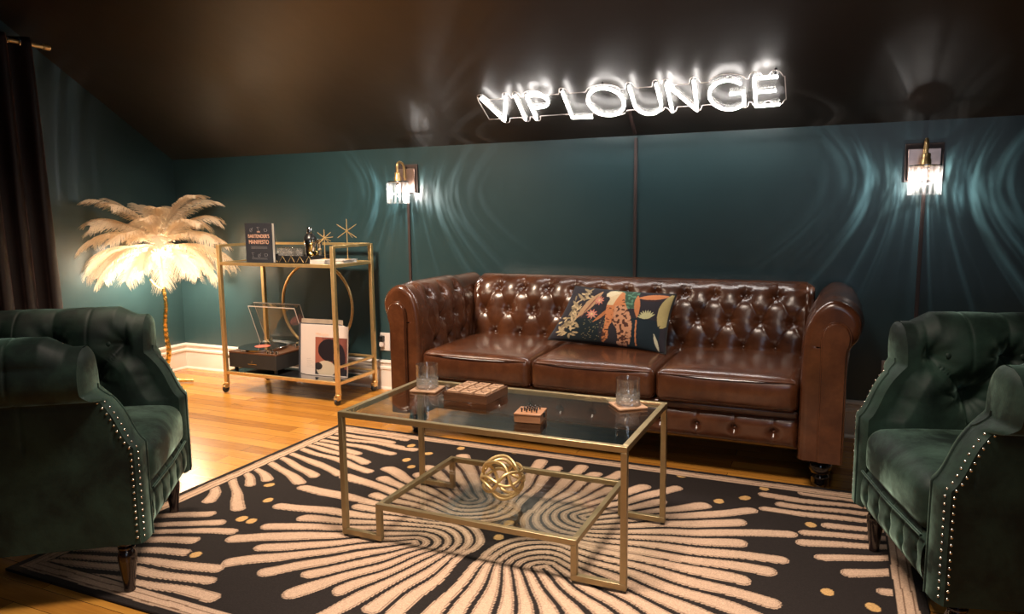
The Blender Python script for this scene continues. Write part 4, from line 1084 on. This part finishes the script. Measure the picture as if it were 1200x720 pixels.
def sleeves():
    S_ = .312; lst = []
    def sleeve(x, y, rz, tilt, m_, label, th=.0045):
        t = empty('record_sleeve', (x, y, LZ+.0012), rz, label, 'record sleeve', 'record sleeves on the lower shelf of the bar cart'); t.rotation_euler = (tilt, 0, rz)
        box('jacket', -S_/2, S_/2, -th/2, th/2, 0, S_, m_, t, .0006); return t
    rz = math.radians(3)
    t = sleeve(-2.872, -.335, rz, math.radians(-5), M['sleeve'], 'cream record sleeve with a dark square picture, frontmost of the row on the cart')
    # printed picture: plain blobs of colour in the sleeve's picture square
    n = 90; u = np.linspace(0, 1, n); X, Y = np.meshgrid(u, u, indexing='ij'); col = np.empty((n, n, 3)); col[:] = (.16, .055, .045)
    col[X+.35*Y < .55] = (.24, .075, .05); col[Y < .14+.05*np.sin(X*9)] = (.02, .02, .025)
    col[((X-.45)/.36)**2+((Y-.66)/.30)**2 < 1] = (.014, .011, .014); col[((X-.75)/.2)**2+((Y-.42)/.42)**2 < 1] = (.016, .013, .018)
    col[((X-.34)/.30)**2+((Y-.16)/.22)**2 < 1] = (.40, .33, .25); col[((X-.66)/.075)**2+((Y-.50)/.16)**2 < 1] = (.48, .24, .15); col[((X-.10)/.13)**2+((Y-.22)/.10)**2 < 1] = (.02, .018, .02)
    pw = .232; P = np.stack([S_/2-.006-pw+X*pw, 0*X-.0030, .008+Y*pw], -1)
    o = MB().grid(P).build('cover_picture', M['print'], t); colour(o, col.reshape(-1, 3))
    text('Midnights', .026, M['copperink'], t, 'cover_lettering', facing(S_/2-.006-pw, -.0028, .250), align='LEFT', extrude=.0004)
    mb = MB()
    for k in range(6): mb.box(-S_/2+.012, -S_/2+.040+.012*(k % 3), -.0027, -.0023, .10-k*.010, .1012-k*.010)
    mb.build('track_list', M['greyink'], t)
    for i, (dx, dy, r2, m_, lb) in enumerate([(-.022, .016, 3.5, 'sleeve', 'plain cream record sleeve, second in the row on the cart'), (-.034, .030, 4.5, 'sleeve', 'cream record sleeve, third in the row on the cart'),
            (-.050, .047, 3.5, 'sleevedark', 'dark record sleeve behind the cream ones on the cart'), (-.060, .062, 4, 'sleevedark', 'dark blue record sleeve, second from the back of the row'), (-.066, .095, 2.5, 'sleevetan', 'tan record sleeve, rearmost and tallest in the row on the cart')]):
        s_ = sleeve(-2.872+dx*1.7, -.335+dy, math.radians(r2), math.radians(-5), M[m_], lb)
        if m_ == 'sleevetan': s_.scale = (1.0, 1, 1.07)
sleeves()

# ------------------------------------------------------------------ feather floor lamp
def feather_lamp():
    cx, cy = -4.115, -.43
    t = empty('feather_floor_lamp', (cx, cy, 0), 0, 'palm shaped floor lamp with cream ostrich feathers on a gold branch stem in the corner', 'floor lamp')
    stem = catmull([(-.02, .0, .02), (-.015, 0, .12), (.0, .01, .22), (-.008, .004, .34), (.004, -.004, .44), (.016, .0, .54), (.004, 0, .64), (-.018, 0, .72), (-.024, 0, .80), (-.012, 0, .90)], 10)
    rr = [.019-.010*i/len(stem)+.0016*math.sin(i*1.9) for i in range(len(stem))]; rr[0] = .026
    MB().tube(stem, rr, 12).build('stem', M['castgold'], t, smooth=True)
    MB().tube(catmull([(-.006, 0, .635), (-.035, -.01, .655), (-.062, -.015, .675), (-.088, -.02, .705)], 5), [.011]*5+[.009]*5+[.010]*5+[.009], 10).build('branch_stub', M['castgold'], t, smooth=True)
    for a, L in ((.25, .17), (2.2, .13), (4.1, .15), (5.35, .16)):
        pts = [(-.02+L*k*math.cos(a+.25*k), L*k*math.sin(a+.25*k), max(.0115, .040*(1-k)**1.5+.012+.004*math.sin(k*9))) for k in np.linspace(0, 1, 9)]
        MB().tube(pts, [.016-.007*k for k in np.linspace(0, 1, 9)], 9).build('root_foot', M['castgold'], t, smooth=True)
    hub = (-.012, 0, .92)
    MB().lathe([(.012, -.03), (.028, -.02), (.032, .0), (.03, .03), (.012, .045)], 20, Matrix.Translation(hub)).build('hub', M['castgold'], t, smooth=True, angle=50)
    for k in range(3):
        a = k*2.1+3.6; p = (hub[0]+.062*math.cos(a), hub[1]+.062*math.sin(a), hub[2]-.012)
        sk = MB().tube([hub, p], .008, 8).build('socket', M['castgold'], t); mb = MB(); mb.sphere((p[0]+.022*math.cos(a), p[1]+.022*math.sin(a), p[2]), .020, 16, 10); mb.build('bulb', M['bulb'], t, smooth=True)
        pl = point_light('lamp_bulb_light', (cx+p[0]+.05*math.cos(a), cy+p[1]+.05*math.sin(a), p[2]-.040), 19, (1, .84, .64), .03)
    r_ = random.Random(11)
    tiers = [(9, 1.03, .37, .285, .07, .130), (8, .99, .43, .22, .11, .130), (10, .975, .47, .15, .15, .140), (12, .95, .48, .05, .19, .135), (10, .92, .38, .0, .17, .12)]
    for ti, (n_, z0, L0, rise, droop, wd) in enumerate(tiers):
        for k in range(n_):
            az = 2*PI*(k+.5*(ti % 2)+.18*(r_.random()-.5))/n_ + ti*.3
            L = L0*(.9+.2*r_.random()); ri = rise*(.85+.3*r_.random()); dr = droop*(.85+.3*r_.random())
            ca, sa = math.cos(az), math.sin(az); roll = (r_.random()-.5)*.7
            def q(s): return np.array([hub[0]+ca*(.025+L*s*(1-.12*s)), hub[1]+sa*(.025+L*s*(1-.12*s)), z0-.03+ri*(1.5*s-.5*s*s)-dr*s**2.6])
            mb = MB(); Q = [q(s) for s in np.linspace(0, .97, 16)]
            def clampp(p):
                x, y, z = p; m1 = XL-cx+.022; m2 = -cy-.022
                if x < m1+.05: x = m1+.05-.05*math.tanh((m1+.05-x)/.05)
                if y > m2-.05: y = m2-.05+.05*math.tanh((y-m2+.05)/.05)
                return (x, y, z)
            mb.tube([clampp(p) for p in Q], [.0022*(1-.75*s) for s in np.linspace(0, 1, 16)], 5)
            nb = 110
            for i in range(nb):
                s = .10+.90*(i+r_.random()*.6)/nb; p = q(min(s, 1)); d = q(min(s+.02, 1.02))-q(min(s, 1)); d /= np.linalg.norm(d)
                side0 = np.cross(d, [0, 0, 1]); side0 /= np.linalg.norm(side0); up = np.cross(side0, d)
                prof = (min(1, s/.35)**.8)*(1 if s < .72 else max(.28, 1-((s-.72)/.30)**2*.75))
                for sg in (-1, 1):
                    sd = side0*sg*math.cos(roll)+up*math.sin(roll)*sg
                    ln = wd*prof*(.75+.4*r_.random())*.72; fwd = .55+.65*s+.25*(r_.random()-.5)
                    w0 = .0064; pts = []
                    for j in range(5):
                        f = j/4; c = p + sd*ln*f*(1-.18*f) + d*ln*fwd*f + np.array([0, 0, -1])*ln*(.28+.35*r_.random()*.5)*f*f + up*.018*math.sin(PI*f)*(.5)
                        ww = w0*(1-.72*f)*.5; wv = d*ww + up*ww*.3*(r_.random()-.5)
                        pts.append((clampp(c-wv), clampp(c+wv)))
                    mb.add([x for pr_ in pts for x in pr_], [(2*j, 2*j+1, 2*j+3, 2*j+2) for j in range(4)])
            mb.build('feather', M['feather'], t, smooth=True, angle=180)
feather_lamp()

# ------------------------------------------------------------------ wall sconces
def sconce(x, z0, label):
    t = empty('wall_sconce', (x, 0, z0), 0, label, 'wall light', 'crystal wall sconces')   # z0: bottom of the plate
    box('dark_backing', -.079, .079, -.012, 0, .0, .176, M['cord'], t, .002)  # larger dark panel behind the front plate
    box('front_plate', -.066, .066, -.024, -.012, .006, .150, M['bronze'], t, .002)
    sy = -.110
    MB().tube(catmull([(0, -.022, .085), (0, -.034, .10), (0, -.036, .15), (0, -.052, .178), (0, -.085, .186), (0, sy, .170), (0, sy, .140), (0, sy, .115)], 8), .0075, 10).build('arm', M['gold'], t, smooth=True)
    MB().lathe([(.016, .068), (.021, .072), (.021, .095), (.017, .100), (.017, .122), (.008, .126)], 24, Matrix.Translation((0, sy, 0))).build('socket', M['gold'], t, smooth=True, angle=40)
    top, bot, R_ = .066, -.062, .060
    for z, nm in ((top, 'shade_ring'), (bot, 'shade_ring')):
        MB().lathe([(R_-.008, z), (R_+.007, z), (R_+.007, z+.005), (R_-.008, z+.005)], 40, Matrix.Translation((0, sy, 0)), cap=False).build(nm, M['crystal'] if z < 0 else M['chrome'], t)
    mb = MB()
    for a in (0, PI/2, PI, 3*PI/2): mb.bar((0, sy, top+.004), ((R_)*math.cos(a), sy+R_*math.sin(a), top+.004), .004)
    mb.build('spider', M['gold'], t)
    src = None
    for k in range(15):
        a = 2*PI*k/15; p = (R_*math.cos(a), sy+R_*math.sin(a), bot+.005)
        if src is None: src = MB().lathe([(.0068, 0), (.0078, .002), (.0078, .119), (.0068, .121)], 12).build('crystal_rod', M['crystal'], t, smooth=True, angle=30); src.location = p
        else: inst(src, t, p)
    MB().lathe([(.006, -.022), (.012, -.014), (.015, .004), (.013, .03), (.010, .05), (.0100, .068)], 18, Matrix.Translation((0, sy, 0))).build('bulb', M['acrylic'], t, smooth=True)
    MB().lathe([(.0035, .004), (.0045, .010), (.0045, .040), (.0035, .046)], 10, Matrix.Translation((0, sy, 0))).build('filament', M['coolbulb'], t, smooth=True)
    # the cut crystal throws ribs of light: the bulb's light distribution
    l = bpy.data.lights.new('sconce_light', 'POINT'); l.energy = 1; l.shadow_soft_size = .004; l.color = (1, .96, .92)
    o = bpy.data.objects.new('sconce_light', l); C.objects.link(o); o.location = (x, sy, z0-.004+.0)
    l.use_nodes = True; nt = l.node_tree; em = nt.nodes['Emission']
    tc = N(nt, 'ShaderNodeTexCoord'); sp = N(nt, 'ShaderNodeSeparateXYZ'); nt.links.new(tc.outputs['Normal'], sp.inputs[0])
    def mth(op, a, b=None, c=None):
        n = N(nt, 'ShaderNodeMath', operation=op)
        for i, v_ in enumerate((a, b, c)):
            if v_ is None: continue
            if isinstance(v_, (int, float)): n.inputs[i].default_value = v_
            else: nt.links.new(v_, n.inputs[i])
        return n.outputs[0]
    ax = sp.outputs[0]; az = sp.outputs[2]
    cb = N(nt, 'ShaderNodeCombineXYZ'); ay = sp.outputs[1]; q = mth('DIVIDE', mth('ABSOLUTE', ax), mth('SQRT', mth('ADD', mth('MULTIPLY_ADD', ay, ay, .0004), mth('MULTIPLY', mth('MULTIPLY', az, az), .18)))); nt.links.new(mth('MULTIPLY', mth('POWER', q, .75), 3.4), cb.inputs[0]); nt.links.new(mth('MULTIPLY', az, .55), cb.inputs[1]); nt.links.new(mth('SIGN', ax), cb.inputs[2])
    no = N(nt, 'ShaderNodeTexNoise'); no.inputs['Scale'].default_value = 1.55; no.inputs['Detail'].default_value = 2.2; no.inputs['Roughness'].default_value = .6; nt.links.new(cb.outputs[0], no.inputs['Vector'])
    rib = mth('POWER', mth('MAXIMUM', mth('MULTIPLY', mth('SUBTRACT', no.outputs['Fac'], .40), 4.4), 0.0), 2.2)
    far = mth('SUBTRACT', 1.0, mth('MINIMUM', mth('MAXIMUM', mth('MULTIPLY', mth('SUBTRACT', q, 2.2), .32), 0.0), 1.0))
    upf = mth('SUBTRACT', 1.0, mth('MINIMUM', mth('MAXIMUM', mth('MULTIPLY', mth('SUBTRACT', az, .35), 2.5), 0.0), .9))
    rib = mth('MULTIPLY', mth('MULTIPLY', rib, far), upf)
    st = mth('MULTIPLY_ADD', mth('MULTIPLY', rib, 1.15), mth('MINIMUM', mth('POWER', mth('MULTIPLY_ADD', q, q, 1.0), .8), 12.0), .12)
    nt.links.new(mth('MULTIPLY', st, SCONCE), em.inputs['Strength'])
    return t
SCONCE = 7.0
sconce(-2.455, 1.250, 'gold arm wall sconce with crystal rod shade on the teal wall, nearest the bar cart')
sconce(.330, 1.250, 'gold arm wall sconce with crystal rod shade on the wall above the right armchair')

# ------------------------------------------------------------------ neon sign on the sloping ceiling
def neon():
    t = empty('neon_sign', tuple(onslope(-1.02, .32, .0)), 0, 'lit white neon sign reading VIP LOUNGE on the sloping dark ceiling', 'sign')
    o0 = t.location.copy()
    def pt(x, s, off=.0395): return tuple(onslope(x, s, off)-o0)
    arc = lambda cx, cs, rx, rs, a0, a1, n=26: [(cx+rx*math.cos(a), cs+rs*math.sin(a)) for a in np.linspace(a0, a1, n)]
    letters = {'letter_v': [[(-1.755, .425), (-1.692, .235), (-1.616, .418)]], 'letter_i': [[(-1.560, .422), (-1.570, .232)]],
        'letter_p': [[(-1.508, .228), (-1.500, .415), (-1.455, .415)] + arc(-1.448, .368, .050, .047, PI/2, -PI/2, 14) + [(-1.50, .321)]],
        'letter_l': [[(-1.303, .422), (-1.308, .224), (-1.202, .218)]], 'letter_o': [arc(-1.101, .325, .090, .101, 0, 2*PI, 44)[:-1]],
        'letter_u': [[(-.962, .422), (-.964, .30)] + arc(-.898, .292, .066, .078, PI, 2*PI, 22) + [(-.832, .30), (-.832, .422)]],
        'letter_n': [[(-.788, .218), (-.784, .420), (-.668, .216), (-.656, .426)]],
        'letter_g': [arc(-.512, .310, .086, .100, .78, 2*PI-.78, 40) + [(-.447, .235), (-.443, .318), (-.506, .318)]],
        'letter_e': [[(-.290, .408), (-.391, .410), (-.396, .218), (-.290, .224)], [(-.392, .317), (-.302, .320)]]}
    for nm, strokes in letters.items():
        par = None
        for st in strokes:
            P_ = []
            for a, b in zip(st, st[1:]):
                n = max(1, int(math.hypot(b[0]-a[0], b[1]-a[1])/.012)); P_ += [(a[0]+(b[0]-a[0])*k/n, a[1]+(b[1]-a[1])*k/n) for k in range(n)]
            if nm != 'letter_o': P_.append(st[-1])
            ob = MB().tube([pt(*p) for p in P_], .0066, 10, nm == 'letter_o').build(nm, M['neon'], t if par is None else par, smooth=True, angle=80)
            if par is None: par = ob; ob['label'] = 'lit neon letter %s' % nm[-1].upper()
    # clear acrylic backing cut round the letters, edges coloured white as if catching light
    bumps = [(-1.755, .030), (-1.616, .024), (-1.560, .022), (-1.47, .055), (-1.303, .024), (-1.101, .085), (-.962, .024), (-.832, .024), (-.784, .024), (-.656, .024), (-.510, .080), (-.385, .030), (-.30, .028)]
    bb = [(-1.692, .028), (-1.570, .022), (-1.508, .022), (-1.255, .060), (-1.101, .085), (-.898, .070), (-.788, .022), (-.668, .024), (-.512, .080), (-.447, .020), (-.385, .030), (-.30, .028)]
    def edge(bs, base, sgn, peak):
        X = np.linspace(-1.785, -.262, 260); S = np.full(len(X), base)
        for c, r in bs:
            q = 1-((X-c)/r)**2; S = np.where(q > 0, np.where(sgn > 0, np.maximum(S, base+(peak-base)*np.sqrt(np.maximum(q, 0))), np.minimum(S, base+(peak-base)*np.sqrt(np.maximum(q, 0)))), S)
        return list(zip(X, S))
    top = edge(bumps, .396, 1, .440); bot = edge(bb, .240, -1, .203)
    mb = MB(); G = np.array([[pt(x, s, of) for (x, s), of in ((b, .030), (b, .026), (a, .026), (a, .030))] for a, b in zip(top, bot)])
    mb.grid(G, cv=True); k = len(G); mb.f.append((0, 1, 2, 3)); mb.f.append(tuple(4*(k-1)+i for i in (3, 2, 1, 0)))
    pl = mb.build('backing_panel', M['signpanel'], t)
    MB().tube([pt(x, s, .028) for x, s in top] + [pt(x, s, .028) for x, s in bot[::-1]], .0022, 5, True).build('polished_edge', M['white'], pl, smooth=True)
    for x, s in ((-1.765, .415), (-1.101, .422), (-.30, .418), (-.30, .215), (-1.02, .232), (-1.692, .222)):
        MB().tube([pt(x, s, .0005), pt(x, s, .036)], .0045, 8).build('standoff', M['black'], t)
neon()

# ------------------------------------------------------------------ curtain and its rod
def curtain():
    xr = -4.255
    rd = empty('curtain_rod', (xr, -1.02, 2.105), 0, 'brass curtain rod end sticking out beyond the dark curtain at the upper left', 'curtain rod')
    MB().tube([(0, .010, 0), (0, -1.9, 0)], .011, 14).build('rod', M['gold'], rd, smooth=True, angle=50)
    MB().lathe([(.013, 0), (.016, .003), (.016, .010), (.012, .014), (.015, .020), (.015, .040), (.010, .044)], 18, Matrix.Translation((0, .008, 0)) @ Matrix.Rotation(-PI/2, 4, 'X')).build('finial', M['gold'], rd, smooth=True, angle=40)
    for y in (-.06, -1.8): MB().bar((0, y, 0), (-(xr-XL), y, 0), .012).build('bracket', M['gold'], rd)
    t = empty('curtain', (xr, -1.08, 0), 0, 'floor length dark brown velvet curtain hanging at the left behind the armchair', 'curtain')
    ny, nz = 360, 60; L = 1.25; G = np.zeros((ny, nz, 3)); yy = np.linspace(0, 1, ny); zz = np.linspace(.012, 2.135, nz)
    for j, z in enumerate(zz):
        f = 1-z/2.135; ph = yy*2*PI*9; amp = .036+.012*f
        x = amp*np.sin(ph) + .010*f*np.sin(ph*.37+2); y = -yy*L*(1+.0*f) + .022*f*np.sin(ph*2+1) + .03*f
        G[:, j] = np.stack([x, y, np.full(ny, z)], -1)
    mb = MB().grid(G); o = mb.build('cloth', M['curtain'], t, smooth=True, angle=180); so = o.modifiers.new('thick', 'SOLIDIFY'); so.thickness = .004
    src = None
    for k in range(18):
        yv = -(k+.0)/18*L - .0; p = (0, yv-.0, 2.105)
        if k == 0: continue
        if src is None: src = MB().tube([(.020*math.cos(a), 0, .020*math.sin(a)) for a in np.linspace(0, 2*PI, 20, endpoint=False)], .004, 7, True).build('grommet', M['chrome'], t, smooth=True); src.location = p
        else: inst(src, t, p)
curtain()
